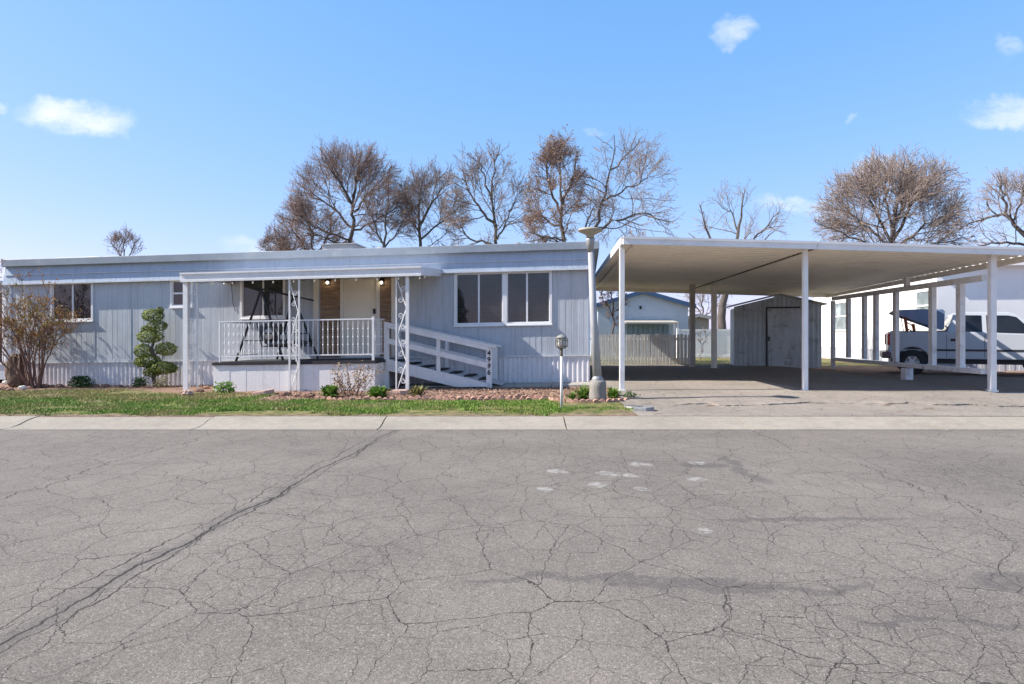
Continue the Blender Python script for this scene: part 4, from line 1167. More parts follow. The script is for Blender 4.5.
def arch_profile(x0, x1, zlow, ztop, wheels, r=0.47):
    pts = [(x0, zlow)]
    for w in wheels:
        a0 = math.asin(min(1, max(-1, (zlow-wr)/r)))
        for i in range(13):
            a = PI-a0-(PI-2*a0)*i/12
            pts.append((w+r*math.cos(a), wr+r*math.sin(a)))
    pts.append((x1, zlow)); return pts
P = arch_profile(0.05, 5.2, 0.50, 0, wx)
P += [(5.28, 0.62), (5.26, 0.98), (5.16, 1.12), (3.95, 1.20), (3.90, 1.24), (1.60, 1.335), (0.06, 1.335), (0.0, 1.0), (0.03, 0.6)]
mb = MB(ft)
def side_prism(mb, P, y0, y1):
    mb.prism(P, y0, y1)
mb.prism(P, 0.0, 0.10); mb.prism(P, TW-0.10, TW)
mb.box(1.53, 5.15, 0.10, TW-0.10, 0.55, 1.19); mb.box(0.03, 1.53, 0.10, TW-0.10, 0.72, 0.80); mb.box(0.01, 0.07, 0.1, TW-0.1, 0.72, 1.32); mb.box(1.48, 1.54, 0.1, TW-.1, 0.7, 1.33)
body = mb.build('body', PAINT, truck, bevel=0.025)
# cab greenhouse
mb = MB(ft)
cab = [(1.58, 1.33), (4.00, 1.22), (3.35, 1.84), (3.15, 1.91), (1.92, 1.93), (1.76, 1.86)]
n = len(cab); ins = lambda z: 0.05+0.16*(z-1.25)/0.6
P = [(x, ins(z), z) for x, z in cab]+[(x, TW-ins(z), z) for x, z in cab]
mb.add(P, [tuple(range(n)), tuple(range(2*n-1, n-1, -1))]+[(i, i+n, (i+1) % n+n, (i+1) % n) for i in range(n)])
cabo = mb.build('cab', PAINT, truck, bevel=0.02)
def sidewin(poly):
    m_ = MB(ft); n = len(poly)
    m_.add([(x, ins(z)-0.012, z) for x, z in poly], [tuple(range(n))]); return m_.build('side_window', PGL, cabo)
sidewin([(1.86, 1.35), (2.46, 1.32), (2.46, 1.82), (2.04, 1.83), (1.92, 1.77)])
sidewin([(2.58, 1.315), (3.75, 1.27), (3.32, 1.76), (3.12, 1.81), (2.58, 1.82)])
m_ = MB(ft); m_.add([(1.60, 0.16, 1.40), (1.60, TW-0.16, 1.40), (1.735, TW-0.2, 1.80), (1.735, 0.2, 1.80)], [(0, 1, 2, 3)]); m_.build('rear_window', PGL, cabo)
for i in (0, 1):
    for yy in ((0.02, 0.24), (TW-0.24, TW-0.02)):
        m_ = MB(ft); prof = [(0.20, 0), (0.37, 0), (0.39, 0.03), (0.39, 0.19), (0.37, 0.22), (0.20, 0.22)]
        out = []; fs = []; K = 24
        for r, w in prof:
            for k in range(K): a = 2*PI*k/K; out.append((wx[i]+r*math.cos(a), yy[0]+w, wr+r*math.sin(a)))
        for q in range(len(prof)-1):
            for k in range(K): fs.append((q*K+k, q*K+(k+1) % K, (q+1)*K+(k+1) % K, (q+1)*K+k))
        m_.add(out, fs); who = m_.build('wheel', RUBBER, truck, True)
        m_ = MB(ft); yc = yy[0]+0.03 if yy[0] < 1 else yy[1]-0.03
        out = []; 
        m_.tube([(wx[i], yc-0.01, wr), (wx[i], yc+0.03, wr)], 0.08, 14)
        for k in range(6):
            a = 2*PI*k/6; m_.beam((wx[i]+0.06*math.cos(a), yc+0.005, wr+0.06*math.sin(a)), (wx[i]+0.225*math.cos(a), yc+0.01, wr+0.225*math.sin(a)), 0.03, 0.075, (0, 1, 0))
        ring = [(wx[i]+0.225*math.cos(2*PI*k/24), yc, wr+0.225*math.sin(2*PI*k/24)) for k in range(25)]
        m_.tube(ring, 0.022, 6, False); m_.build('rim', CHR, who)
        m_ = MB(ft); m_.tube([(wx[i], yc+0.05, wr), (wx[i], yc+0.06, wr)], 0.215, 24); m_.build('hub_back', M('dull_alloy', (0.30, 0.30, 0.31), 0.4, 0.5), who)
m_ = MB(ft)
for w in wx: m_.box(w-0.46, w+0.46, 0.11, TW-0.11, 0.45, 0.9)
m_.box(0.1, 5.1, 0.2, TW-0.2, 0.35, 0.56); m_.build('chassis', DARKP, truck)
m_ = MB(ft); m_.box(-0.02, 0.06, -0.012, 0.12, 0.92, 1.26); m_.build('tail_light', REDL, truck, bevel=0.01)
m_ = MB(ft); m_.box(-0.02, 0.06, TW-0.12, TW+0.012, 0.92, 1.26); m_.build('tail_light', REDL, truck, bevel=0.01)
m_ = MB(ft); m_.box(-0.16, 0.10, -0.01, TW+0.01, 0.50, 0.70); m_.build('rear_bumper', M('maroon_bumper', (0.14, 0.07, 0.08), 0.4), truck, bevel=0.03)
m_ = MB(ft); m_.box(5.22, 5.40, 0, TW, 0.45, 0.72); m_.build('front_bumper', CHR, truck, bevel=0.03)
m_ = MB(ft)
for x in (1.56, 2.52, 3.78):
    m_.box(x-0.006, x+0.006, -0.004, 0.02, 0.56, 1.23)
m_.build('door_gap', DARKP, truck)
m_ = MB(ft); m_.box(1.66, 1.86, -0.03, 0.0, 1.04, 1.12); m_.build('door_handle', DARKP, truck, bevel=0.01)
m_ = MB(ft); m_.box(2.62, 2.82, -0.03, 0.0, 1.02, 1.09); m_.build('door_handle', DARKP, truck, bevel=0.01)
m_ = MB(ft); m_.box(3.55, 3.72, -0.24, -0.04, 1.26, 1.44); m_.box(3.6, 3.68, -0.05, 0.08, 1.27, 1.31); m_.build('side_mirror', DARKP, truck, bevel=0.03)
m_ = MB(ft); m_.box(1.2, 3.6, -0.014, 0.0, 0.74, 0.80); m_.build('side_moulding', DARKP, truck)
m_ = MB(ft); m_.box(0.06, 1.58, -0.004, 0.09, 1.33, 1.355); m_.build('bed_rail_cap', DARKP, truck)
m_ = MB(ft); m_.prism([(0.10, 1.94), (0.18, 2.00), (0.9, 2.03), (1.46, 2.01), (1.52, 1.94), (1.50, 1.42), (1.42, 1.385)], 0.03, 0.07)
m_.prism([(0.10, 1.94), (0.18, 2.00), (0.9, 2.03), (1.46, 2.01), (1.52, 1.94), (1.50, 1.42), (1.42, 1.385)], TW-0.07, TW-0.03)
P = [(0.10, 0.07, 1.97), (0.18, 0.07, 2.01), (0.9, 0.07, 2.03), (1.46, 0.07, 2.01)]
for a, b_ in zip(P[:-1], P[1:]):
    m_.add([a, b_, (b_[0], TW-.07, b_[2]), (a[0], TW-.07, a[2]), (a[0], a[1], a[2]-0.04), (b_[0], b_[1], b_[2]-0.04), (b_[0], TW-.07, b_[2]-0.04), (a[0], TW-.07, a[2]-0.04)], [(0, 1, 2, 3), (7, 6, 5, 4), (0, 4, 5, 1), (3, 2, 6, 7)])
lid = m_.build('bed_lid', LIDB, truck, bevel=0.008)
m_ = MB(ft); m_.tube([(0.55, 0.12, 1.3), (0.45, 0.12, 1.85)], 0.012, 6); m_.tube([(0.55, TW-.12, 1.3), (0.45, TW-.12, 1.85)], 0.012, 6); m_.build('lid_strut', BLACK, lid)
# orange things in the bed
ORN = M('orange_plastic', (0.75, 0.16, 0.02), 0.5, var=0.1)
oe = empty('orange_ladder', ft((0.9, 0.7, 0.8)), 'orange ladder end standing in the open truck bed', 'ladder')
for dy in (0.0, 0.35):
    m_ = MB(ft); m_.beam((0.62+dy*0.7, 0.6+dy, 0.82), (0.50+dy*0.7, 0.6+dy, 1.80-dy*0.6), 0.03, 0.09, (1, 0, 0)); m_.build('side_rail', ORN, oe)
m_ = MB(ft)
for k in range(4):
    t = 0.15+k*0.24
    m_.tube([(0.60-0.12*t, 0.6, 0.85+t*0.95), (0.84-0.10*t, 0.95, 0.85+t*0.75)], 0.018, 6)
m_.build('rung', ORN, oe)

# ------------------------------------------------------------------ street lamp and lantern post
lb = on_ground(597.5, 401)
lamp = empty('street_lamp', lb, 'tall grey street lamp post with mushroom cap on a round concrete footing', 'street lamp')
lx, ly_, lz = lb
d = ly_
kz = lambda py: HC-(py-HY)/F*d
kx = lambda px: (px-CX)/F*d
mb = MB(); mb.lathe((kx(597.8), d, lz-0.1), [(0.165, 0), (0.17, 0.2), (0.158, 0.33), (0.165, 0.4), (0.16, kz(382)-lz+0.1), (0.13, kz(380)-lz+0.1)], 24)
mb.build('footing', M('footing_concrete', (0.27, 0.25, 0.225), 0.95, var=0.25, vs=6, bump=0.7, bs=30, dirt=(0.14, 0.12, 0.10), dirt_amt=0.5), lamp, True)
mb = MB(); mb.lathe((kx(597.6), d, kz(381)), [(0.11, 0), (0.115, 0.04), (0.09, 0.09), (0.075, 0.12)], 20); mb.build('base_flange', GALV, lamp, True)
mb = MB(); mb.tube([(kx(597.5), d, kz(380)), (kx(593.8), d, kz(320)), (kx(590.8), d, kz(250))], [0.088, 0.072, 0.058], 18); mb.build('pole', M('lamp_pole_paint', (0.36, 0.365, 0.375), 0.5, var=0.16, vs=5, dirt=(0.3, 0.28, 0.26), dirt_amt=0.4, streak=0.35), lamp, True)
cxp = kx(590.3); zc = kz(252)
mb = MB(); mb.lathe((cxp, d, zc), [(0.062, 0), (0.085, 0.22), (0.088, 0.24), (0.085, 0.26)], 20); mb.build('collar', GALV, lamp, True)
mb = MB(); mb.lathe((cxp, d, zc+0.26), [(0.075, 0), (0.08, 0.06), (0.09, 0.075), (0.24, 0.145), (0.25, 0.165), (0.23, 0.185), (0.1, 0.215), (0.01, 0.22)], 28); mb.build('cap', M('lamp_cap', (0.36, 0.32, 0.25), 0.7, var=0.15), lamp, True)

pb = on_ground(561.5, 408.5)
pl = empty('lantern_post', pb, 'short white garden post with an old wire lantern head on the lawn', 'post lantern')
x, d, z0 = pb; kz = lambda py: HC-(py-HY)/F*d
mb = MB(); mb.tube([(x, d, z0-0.05), (x, d, kz(356.5))], 0.024, 12); mb.build('pole', WHITE, pl, True)
mb = MB(); mb.tube([(x, d, kz(357)), (x, d, kz(347))], [0.022, 0.03], 10); mb.build('stem', M('rusty_iron', (0.14, 0.12, 0.10), 0.8, var=0.3), pl, True)
zb, zt2 = kz(348.5), kz(334)
mb = MB(); mb.lathe((x, d, zb), [(0.04, 0), (0.075, 0.02), (0.085, 0.08), (0.08, 0.16), (0.06, 0.19)], 14); mb.build('globe', M('dusty_glass', (0.42, 0.41, 0.37), 0.3, var=0.25, vs=14), pl, True)
mb = MB(); mb.lathe((x, d, zb+0.185), [(0.1, 0), (0.095, 0.015), (0.06, 0.045), (0.02, 0.06), (0.005, 0.07)], 14); mb.build('lantern_cap', M('lantern_cap_paint', (0.24, 0.24, 0.22), 0.6, var=0.2), pl, True)
mb = MB()
for k in range(8):
    a = 2*PI*k/8; mb.tube([(x+0.045*math.cos(a), d+0.045*math.sin(a), zb), (x+0.105*math.cos(a), d+0.105*math.sin(a), zb+0.04), (x+0.11*math.cos(a), d+0.11*math.sin(a), zb+0.15), (x+0.09*math.cos(a), d+0.09*math.sin(a), zb+0.2)], 0.007, 5)
for zz, r in ((0.04, 0.106), (0.15, 0.11)): mb.tube([(x+r*math.cos(2*PI*k/16), d+r*math.sin(2*PI*k/16), zb+zz) for k in range(17)], 0.006, 5, False)
mb.build('cage', M('rusty_iron', (0.14, 0.12, 0.10), 0.8, var=0.3), pl)

# ------------------------------------------------------------------ bricks, stones
BRICK = M('terracotta', (0.44, 0.25, 0.185), 0.9, var=0.3, vs=8, bump=0.4, bs=40, dirt=(0.45, 0.33, 0.27), dirt_amt=0.6)
def scallop_mesh():
    mb = MB(); w, h, t = 0.125, 0.11, 0.055
    P = [(-w/2, -0.04), (w/2, -0.04)]+[(w/2*math.cos(PI*i/8), h*0.45+h*0.55*math.sin(PI*i/8)) for i in range(9)]
    mb.prism(P, -t/2, t/2); return mb
proto = None; rnd = random.Random(21)
def brick(x, y, rot, dz=0, lab='scalloped terracotta edging brick in the row along the flower bed', grp='edging bricks along the flower bed', name='edging_brick'):
    global proto
    if proto is None:
        o = scallop_mesh().build(name, BRICK, origin=(0, 0, 0), bevel=0.008); proto = o
    else:
        o = proto.copy(); COL.objects.link(o); o.name = name
    o.location = (x, y, ground(x, y)+dz-0.035); o.rotation_euler = (rnd.uniform(-0.3, 0.3), rnd.uniform(-0.18, 0.18), rot)
    tag(o, lab, 'brick', grp); return o
path = [on_ground(px, py) for px, py in ((318, 399.5), (345, 400.5), (372, 400.5), (410, 401), (450, 401), (500, 401), (548, 400.5))]
def walk(path, step):
    out = []; acc = 0
    for a, b_ in zip(path[:-1], path[1:]):
        L = math.hypot(b_[0]-a[0], b_[1]-a[1]); t = acc
        while t < L:
            out.append((a[0]+(b_[0]-a[0])*t/L, a[1]+(b_[1]-a[1])*t/L, math.atan2(b_[1]-a[1], b_[0]-a[0]))); t += step
        acc = t-L
    return out
for (x, y, a) in walk(path, 0.135): brick(x, y+rnd.uniform(-.015, .015), a+rnd.uniform(-.12, .12), rnd.uniform(-0.02, 0.01))
path2 = [(x, y+0.14, z) for x, y, z in path[3:]]
for (x, y, a) in walk(path2, 0.14): brick(x, y+rnd.uniform(-.03, .03), a+rnd.uniform(-.3, .3), rnd.uniform(-0.0, 0.03), 'scalloped terracotta edging brick in the second row near the ramp', 'second row of edging bricks')
path3 = [(x, y+0.30, z) for x, y, z in path[4:]]
for (x, y, a) in walk(path3, 0.17): brick(x, y+rnd.uniform(-.05, .05), a+rnd.uniform(-.6, .6), rnd.uniform(-0.0, 0.04), 'loose terracotta brick piece laid behind the edging near the walkway', 'loose bricks behind the edging')
ring = []
for i in range(19):
    a = PI*1.02+PI*0.96*i/18
    ring.append((lb[0]-0.15+0.78*math.cos(a), lb[1]+0.12+0.42*math.sin(a), 0))
for (x, y, a) in walk(ring, 0.128): brick(x, y, a, 0.0, 'scalloped terracotta edging brick curving around the lamp footing', 'edging bricks around the lamp')

def rock(name, px, py, r, mat, lab, cat, seed, sink=0.3, rough=0.16):
    x, y, z = on_ground(px, py); mb = MB()
    mb.blob((x, y, z+r[2]*(1-sink)), r, seed, rough, 12, 8)
    o = mb.build(name, mat, bevel=0); tag(o, lab, cat); return o
PINK = M('pink_stone', (0.45, 0.30, 0.24), 0.9, var=0.2, vs=6, bump=0.5, bs=20)
PALE = M('pale_stone', (0.58, 0.55, 0.50), 0.9, var=0.15, vs=6, bump=0.5, bs=20)
BROWNR = M('brown_rock', (0.12, 0.085, 0.065), 0.95, var=0.4, vs=5, bump=0.9, bs=12, dirt=(0.26, 0.15, 0.08), dirt_amt=0.7)
RED = M('red_rock', (0.26, 0.15, 0.11), 0.95, var=0.3, vs=7, bump=0.6, bs=20)
def slab(name, px, py, w, dpt, h, mat, lab, cat, rot, tilt):
    x, y, z = on_ground(px, py); r = random.Random(int(px))
    fr_ = frame(x, y, z-0.02, rot); mb = MB(fr_)
    P = [(-w/2, -dpt/2), (w*0.1, -dpt/2-0.03), (w/2, -dpt/2+0.02), (w/2-0.03, dpt/2), (0, dpt/2+0.02), (-w/2+0.02, dpt/2-0.02)]
    n = len(P); zt3 = lambda x: h+x*tilt
    mb.add([(a, b_, 0) for a, b_ in P]+[(a*0.93, b_*0.9, zt3(a)) for a, b_ in P], [tuple(range(n-1, -1, -1)), tuple(range(n, 2*n))]+[(i, (i+1) % n, (i+1) % n+n, i+n) for i in range(n)])
    o = mb.build(name, mat, bevel=0.012); return tag(o, lab, cat)
slab('flagstone', 264, 394.5, 0.47, 0.22, 0.11, PINK, 'flat pink flagstone leaning against the left of the porch skirt', 'stone', 0.1, 0.15)
slab('flagstone', 400, 393.5, 0.40, 0.3, 0.10, PINK, 'pink flagstone under the scrollwork column near the ramp', 'stone', -0.05, 0.0)
slab('concrete_chunk', 637, 408, 0.42, 0.35, 0.05, CONC, 'broken flat concrete chunk at the driveway corner by the carport post', 'concrete', 0.3, -0.04)
slab('concrete_chunk', 644, 411, 0.36, 0.22, 0.09, M('dark_concrete', (0.2, 0.2, 0.21), 0.9, var=0.3), 'tilted dark concrete chunk beside the kerb at the driveway corner', 'concrete', -0.2, 0.1)
rock('pale_rock', 187, 396, (0.13, 0.10, 0.08), PINK, 'round tan rock at the foot of the left porch column', 'rock', 3)
rock('white_rock', 22.5, 389.5, (0.11, 0.08, 0.06), PALE, 'small white rock at the foot of the leafless shrub', 'rock', 4)
rock('tan_rock', 7, 384.5, (0.14, 0.1, 0.07), PALE, 'tan rock in front of the tall brown boulder', 'rock', 6)
mb = MB(); x, y, z = on_ground(14.5, 387.5)
for (dx, w, h, sd) in ((-0.08, 0.21, 0.52, 1), (0.09, 0.15, 0.50, 2)): mb.blob((x+dx, y+0.1, z+h*0.75), (w, 0.17, h), sd, 0.16, 12, 9)
tag(mb.build('boulder', BROWNR), 'tall dark brown boulder standing beside the leafless shrub', 'boulder')
rr = random.Random(77)
for i, (px, py) in enumerate(((3, 390), (10, 391), (30, 388.5), (45, 387.5), (52, 387), (60, 387.2), (95, 387), (105, 387), (120, 387), (199, 392), (206, 389), (285, 396), (297, 396.5), (309, 397))):
    r = rr.uniform(0.05, 0.09); o = rock('bed_stone', px, py, (r*1.5, r, r*0.7), RED, 'small reddish stone in the soil strip along the home front', 'stone', 100+i); o['group'] = 'small reddish stones along the home'

# ------------------------------------------------------------------ plants
# cloud-pruned topiary
tb = on_ground(154, 386.5); d = tb[1]-0.05
top = empty('topiary_tree', tb, 'dark green cloud-pruned topiary evergreen before the corrugated skirting', 'topiary')
kx = lambda px, d=d: (px-CX)/F*d
kz = lambda py, d=d: HC-(py-HY)/F*d
mb = MB(); trunk_pts = [(kx(155), d, tb[2]-0.05), (kx(153.5), d, kz(378)), (kx(156), d+.02, kz(362)), (kx(152), d-.02, kz(348)), (kx(156), d, kz(335)), (kx(153), d, kz(318))]
mb.tube(trunk_pts, [0.06, 0.055, 0.045, 0.04, 0.03, 0.02], 8); 
lobes = [(153, 315.5, 11, 8), (157, 326, 10.5, 6.5), (150, 336.5, 13, 8), (166, 349, 11, 8), (143, 351, 9, 9), (149, 361, 12, 8), (162, 368, 15, 8), (152, 372, 9, 6), (146, 329, 5, 4), (160, 310, 4, 4), (172, 368.5, 6, 5), (140, 362, 6, 6)]
for (lx_, ly2, a, c) in lobes: mb.tube([(kx(154), d, kz(ly2+6)), (kx(lx_), d, kz(ly2))], [0.025, 0.012], 5)
mb.build('trunk', BARK, top)
rnd = random.Random(9); pts = []; nrm = []
for (lx_, ly2, a, c) in lobes:
    R = (a/F*d*0.98, a/F*d*0.85, c/F*d*0.88)
    n = int(1500*(a*c)/100)
    for k in range(n):
        v = Vector((rnd.gauss(0, 1), rnd.gauss(0, 1), rnd.gauss(0, 1))).normalized()
        rr_ = 0.98-abs(rnd.gauss(0, 0.09))+0.07*math.sin(v.x*9+ly2)*math.sin(v.z*8+lx_)
        pts.append((kx(lx_)+v.x*R[0]*rr_, d+v.y*R[1]*rr_, kz(ly2)+v.z*R[2]*rr_)); nrm.append(tuple(v))
V, Fs = leaves_mesh(pts, 0.042, rnd, 0.6, nrm)
mb = MB(); mb.add(V, Fs); mb.build('crown', LEAF_TOP, top)

# leafless reddish shrub
sb = on_ground(38, 387.5); sb = (sb[0], sb[1]-0.1, sb[2])
shrub = empty('flowering_shrub', sb, 'tall leafless many-stemmed shrub with orange and yellow buds at the left corner of the home', 'shrub')
rnd = random.Random(14); st = MB(); budpts = []
def stem(p, dr, L, r, lev):
    pts = [Vector(p)]; dd = Vector(dr).normalized(); n = 6 if lev < 2 else 4
    for i in range(n):
        dd = (dd+Vector((rnd.gauss(0, .10), rnd.gauss(0, .10), rnd.gauss(0.03, .06)))).normalized()
        pts.append(pts[-1]+dd*L/n)
    rad = [r*(1-0.7*i/n) for i in range(n+1)]
    st.tube([tuple(q) for q in pts], rad, 5 if lev < 2 else 4, False)
    if lev < 3:
        for k in range((5, 4, 3)[lev]):
            t = rnd.uniform(0.3, 0.97); i = min(n-1, int(t*n)); q = pts[i]+(pts[i+1]-pts[i])*(t*n-i)
            side = Vector((rnd.gauss(0, 1), rnd.gauss(0, 0.6), rnd.gauss(0.2, .5))).normalized()
            stem(q, (dd*0.9+side*0.65), L*rnd.uniform(0.3, 0.5), max(0.005, rad[i]*0.55), lev+1)
    if lev >= 1:
        for k in range(8 if lev > 1 else 3):
            t = rnd.uniform(0.35, 1.0); i = min(n-1, int(t*n)); q = pts[i]+(pts[i+1]-pts[i])*(t*n-i)
            if q.z-sb[2] > 0.85: budpts.append(tuple(q+Vector((rnd.gauss(0, .03), rnd.gauss(0, .03), rnd.gauss(0, .03)))))
for k in range(19):
    a = rnd.uniform(-1, 1); 
    stem((sb[0]+a*0.12, sb[1]+rnd.gauss(0, .06), sb[2]-0.05), (a*0.52-0.06, rnd.gauss(-0.1, .25), 1.0), rnd.uniform(1.7, 2.45), rnd.uniform(0.016, 0.032), 0)
st.build('stems', STEM, shrub)
bp = budpts if len(budpts) < 6000 else rnd.sample(budpts, 6000)
V, Fs = leaves_mesh(bp, 0.05, rnd, 0.6); mb = MB(); mb.add(V, Fs); mb.build('buds', LEAF_BUD, shrub)

def small_plant(name, px, py, w, h, n, mat, size, lab, seed, spiky=False, cat='plant'):
    x, y, z = on_ground(px, py); rnd = random.Random(seed)
    e = empty(name, (x, y, z), lab, cat)
    mb = MB(); V = []; Fs = []
    for k in range(n):
        a = rnd.uniform(0, 2*PI); el = rnd.uniform(0.15, 1.35); L = (w*math.cos(el)+h*math.sin(el))*rnd.uniform(0.5, 1.05)
        dr = Vector((math.cos(a)*math.cos(el), math.sin(a)*math.cos(el)*0.8, math.sin(el)))
        b0 = Vector((x+rnd.gauss(0, w*0.15), y+rnd.gauss(0, w*0.12), z))
        if spiky:
            s = dr.cross(Vector((0, 0, 1))); s = s.normalized() if s.length > 1e-3 else Vector((1, 0, 0))
            tip = b0+dr*L+Vector((0, 0, -0.12*L)); mid = b0+dr*L*0.55+Vector((0, 0, 0.02)); b = len(V)
            V += [tuple(b0-s*size*.2), tuple(b0+s*size*.2), tuple(mid+s*size*.5), tuple(tip), tuple(mid-s*size*.5)]; Fs += [(b, b+1, b+2, b+4), (b+4, b+2, b+3)]
        else:
            b = len(V); q = b0+dr*L
            v, f = leaves_mesh([tuple(q)], size, rnd, 0.6, [tuple(dr)]); V += v; Fs += [tuple(i+b for i in ff) for ff in f]
    mb.add(V, Fs); mb.build('leaves', mat, e)
    st = MB()
    for k in range(7):
        a = rnd.uniform(0, 2*PI); el = rnd.uniform(0.5, 1.3); st.tube([(x, y, z-0.02), (x+w*.6*math.cos(a)*math.cos(el), y+w*.6*math.sin(a)*math.cos(el), z+h*.7*math.sin(el))], [0.008, 0.004], 4, False)
    st.build('stems', STEM, e); return e
small_plant('low_bush', 81.5, 387.3, 0.24, 0.24, 900, LEAF_BUSH, 0.06, 'low dark green bush against the corrugated skirting right of the leafless shrub', 1, cat='bush')
small_plant('low_bush', 140, 386.8, 0.14, 0.24, 350, LEAF_BUSH, 0.06, 'small dark green bush close to the left of the topiary', 2, cat='bush')
small_plant('low_bush', 162, 387.3, 0.12, 0.26, 260, LEAF_OLIVE, 0.05, 'small yellowish green bush close to the right of the topiary', 12, cat='bush')
small_plant('leafy_plant', 225, 393.5, 0.20, 0.22, 300, LEAF_BRIGHT, 0.07, 'loose green plant at the left corner of the porch skirt', 3)
small_plant('leafy_plant', 330, 397, 0.22, 0.27, 260, LEAF_BRIGHT, 0.085, 'bright green broad-leaved plant before the middle of the porch skirt', 4, True)
small_plant('leafy_plant', 378, 398, 0.25, 0.25, 260, LEAF_BRIGHT, 0.085, 'bright green broad-leaved plant at the right end of the porch skirt', 5, True)
small_plant('leafy_plant', 417, 396.5, 0.26, 0.24, 110, LEAF_OLIVE, 0.05, 'thin yellowish plant at the foot of the ramp column', 6, True)
small_plant('leafy_plant', 583, 398.5, 0.16, 0.34, 220, LEAF_BRIGHT, 0.03, 'grassy green clump left of the lamp footing', 7, True)
small_plant('leafy_plant', 613, 398, 0.18, 0.26, 170, LEAF_BRIGHT, 0.03, 'grassy green clump between the lamp footing and the carport post', 8, True)
small_plant('leafy_plant', 572, 399.5, 0.12, 0.2, 90, LEAF_BRIGHT, 0.025, 'small grassy tuft between the lantern post and the lamp footing', 9, True)
small_plant('leafy_plant', 630, 399.5, 0.14, 0.13, 120, LEAF_BUSH, 0.05, 'low dark weed at the foot of the front left carport post', 10)
# dried rose with tan flower heads
rx, ry, rzz = on_ground(352, 395.5); rnd = random.Random(31)
rose = empty('dry_rose_bush', (rx, ry, rzz), 'thin dry bush with tan leaves before the right half of the porch skirt', 'bush')
st = MB(); bp = []
for k in range(11):
    a = rnd.uniform(-1, 1); p = Vector((rx+a*0.15, ry+rnd.gauss(0, .05), rzz-0.03)); dd = Vector((a*0.5+0.05, rnd.gauss(0, .25), 1)).normalized(); pts = [p]; L = rnd.uniform(0.4, 0.75)
    for i in range(5):
        dd = (dd+Vector((rnd.gauss(0, .15), rnd.gauss(0, .12), 0))).normalized(); pts.append(pts[-1]+dd*L/5)
    st.tube([tuple(q) for q in pts], [0.008, 0.008, .007, .006, .005, .004], 4, False)
    for q in pts[2:]:
        for _ in range(14): bp.append(tuple(q+Vector((rnd.gauss(0, .06), rnd.gauss(0, .06), rnd.gauss(0, .05)))))
for (px, py) in ((335, 372), (347, 366), (358, 371)):
    q = Vector(at_depth(px, py, ry)); st.tube([(rx, ry, rzz), tuple(q)], [0.007, 0.004], 4, False)
    for _ in range(25): bp.append(tuple(q+Vector((rnd.gauss(0, .05), rnd.gauss(0, .05), rnd.gauss(0, .04)))))
st.build('stems', STEM, rose); V, Fs = leaves_mesh(bp, 0.05, rnd, 0.7); mb = MB(); mb.add(V, Fs); mb.build('leaves', LEAF_DRY, rose)

# litter in the flower bed and along the kerb
rnd = random.Random(61); P = []
while len(P) < 5200:
    if rnd.random() < 0.8:
        x = rnd.uniform(-5.2, 1.9); y = rnd.uniform(13.6, 16.2)
    else:
        x = rnd.uniform(-13.5, -5.2); y = 17.05-0.108*(x-1.96)-abs(rnd.gauss(0, 0.35))
    P.append((x, y, ground(x, y)+rnd.uniform(0.004, 0.03)))
V, Fs = leaves_mesh(P, 0.045, rnd, 0.75, [(0, 0, 1.0)]*len(P))
mb = MB(); mb.add(V, Fs); o = mb.build('leaf_litter', leaf_mat('litter_leaf', (0.20, 0.11, 0.075), (0.42, 0.29, 0.21), 3, 0.0), origin=(0, 0, 0)); tag(o, 'reddish brown leaf litter and mulch bits in the flower bed', 'leaf litter', kind='stuff')

# grass blades
def grass_mat():
    m, nt, b = new_mat('grass_blades'); N = NT(nt); p = N.pos()
    n = N.noise(p, 0.9, 4, 0.6); n2 = N.noise(p, 25, 2, 0.6)
    g = N.mix(N.ramp(n2, 0.35, 0.65), (0.095, 0.20, 0.028), (0.23, 0.31, 0.06))
    dry = N.mix(N.ramp(n2, 0.35, 0.65), (0.28, 0.23, 0.09), (0.40, 0.34, 0.16))
    s = N.sep(p)
    back = N.math('MULTIPLY', N.ramp(s[1], 13.4, 15.2), N.ramp(s[0], -2.5, -7.0))
    k = N.ramp(N.math('ADD', N.math('ADD', N.math('MULTIPLY', n, 0.7), N.math('MULTIPLY', N.noise(p, 4.0, 3), 0.3)), N.math('MULTIPLY', back, 0.12)), 0.47, 0.60)
    c = N.mix(N.math('MULTIPLY', k, 0.85), g, dry)
    N.link(c, b.inputs['Base Color']); b.inputs['Roughness'].default_value = 0.6; b.inputs['Specular IOR Level'].default_value = 0.2
    return m
import mathutils.noise as mn
rnd = random.Random(40); V = []; Fs = []; cnt = 0
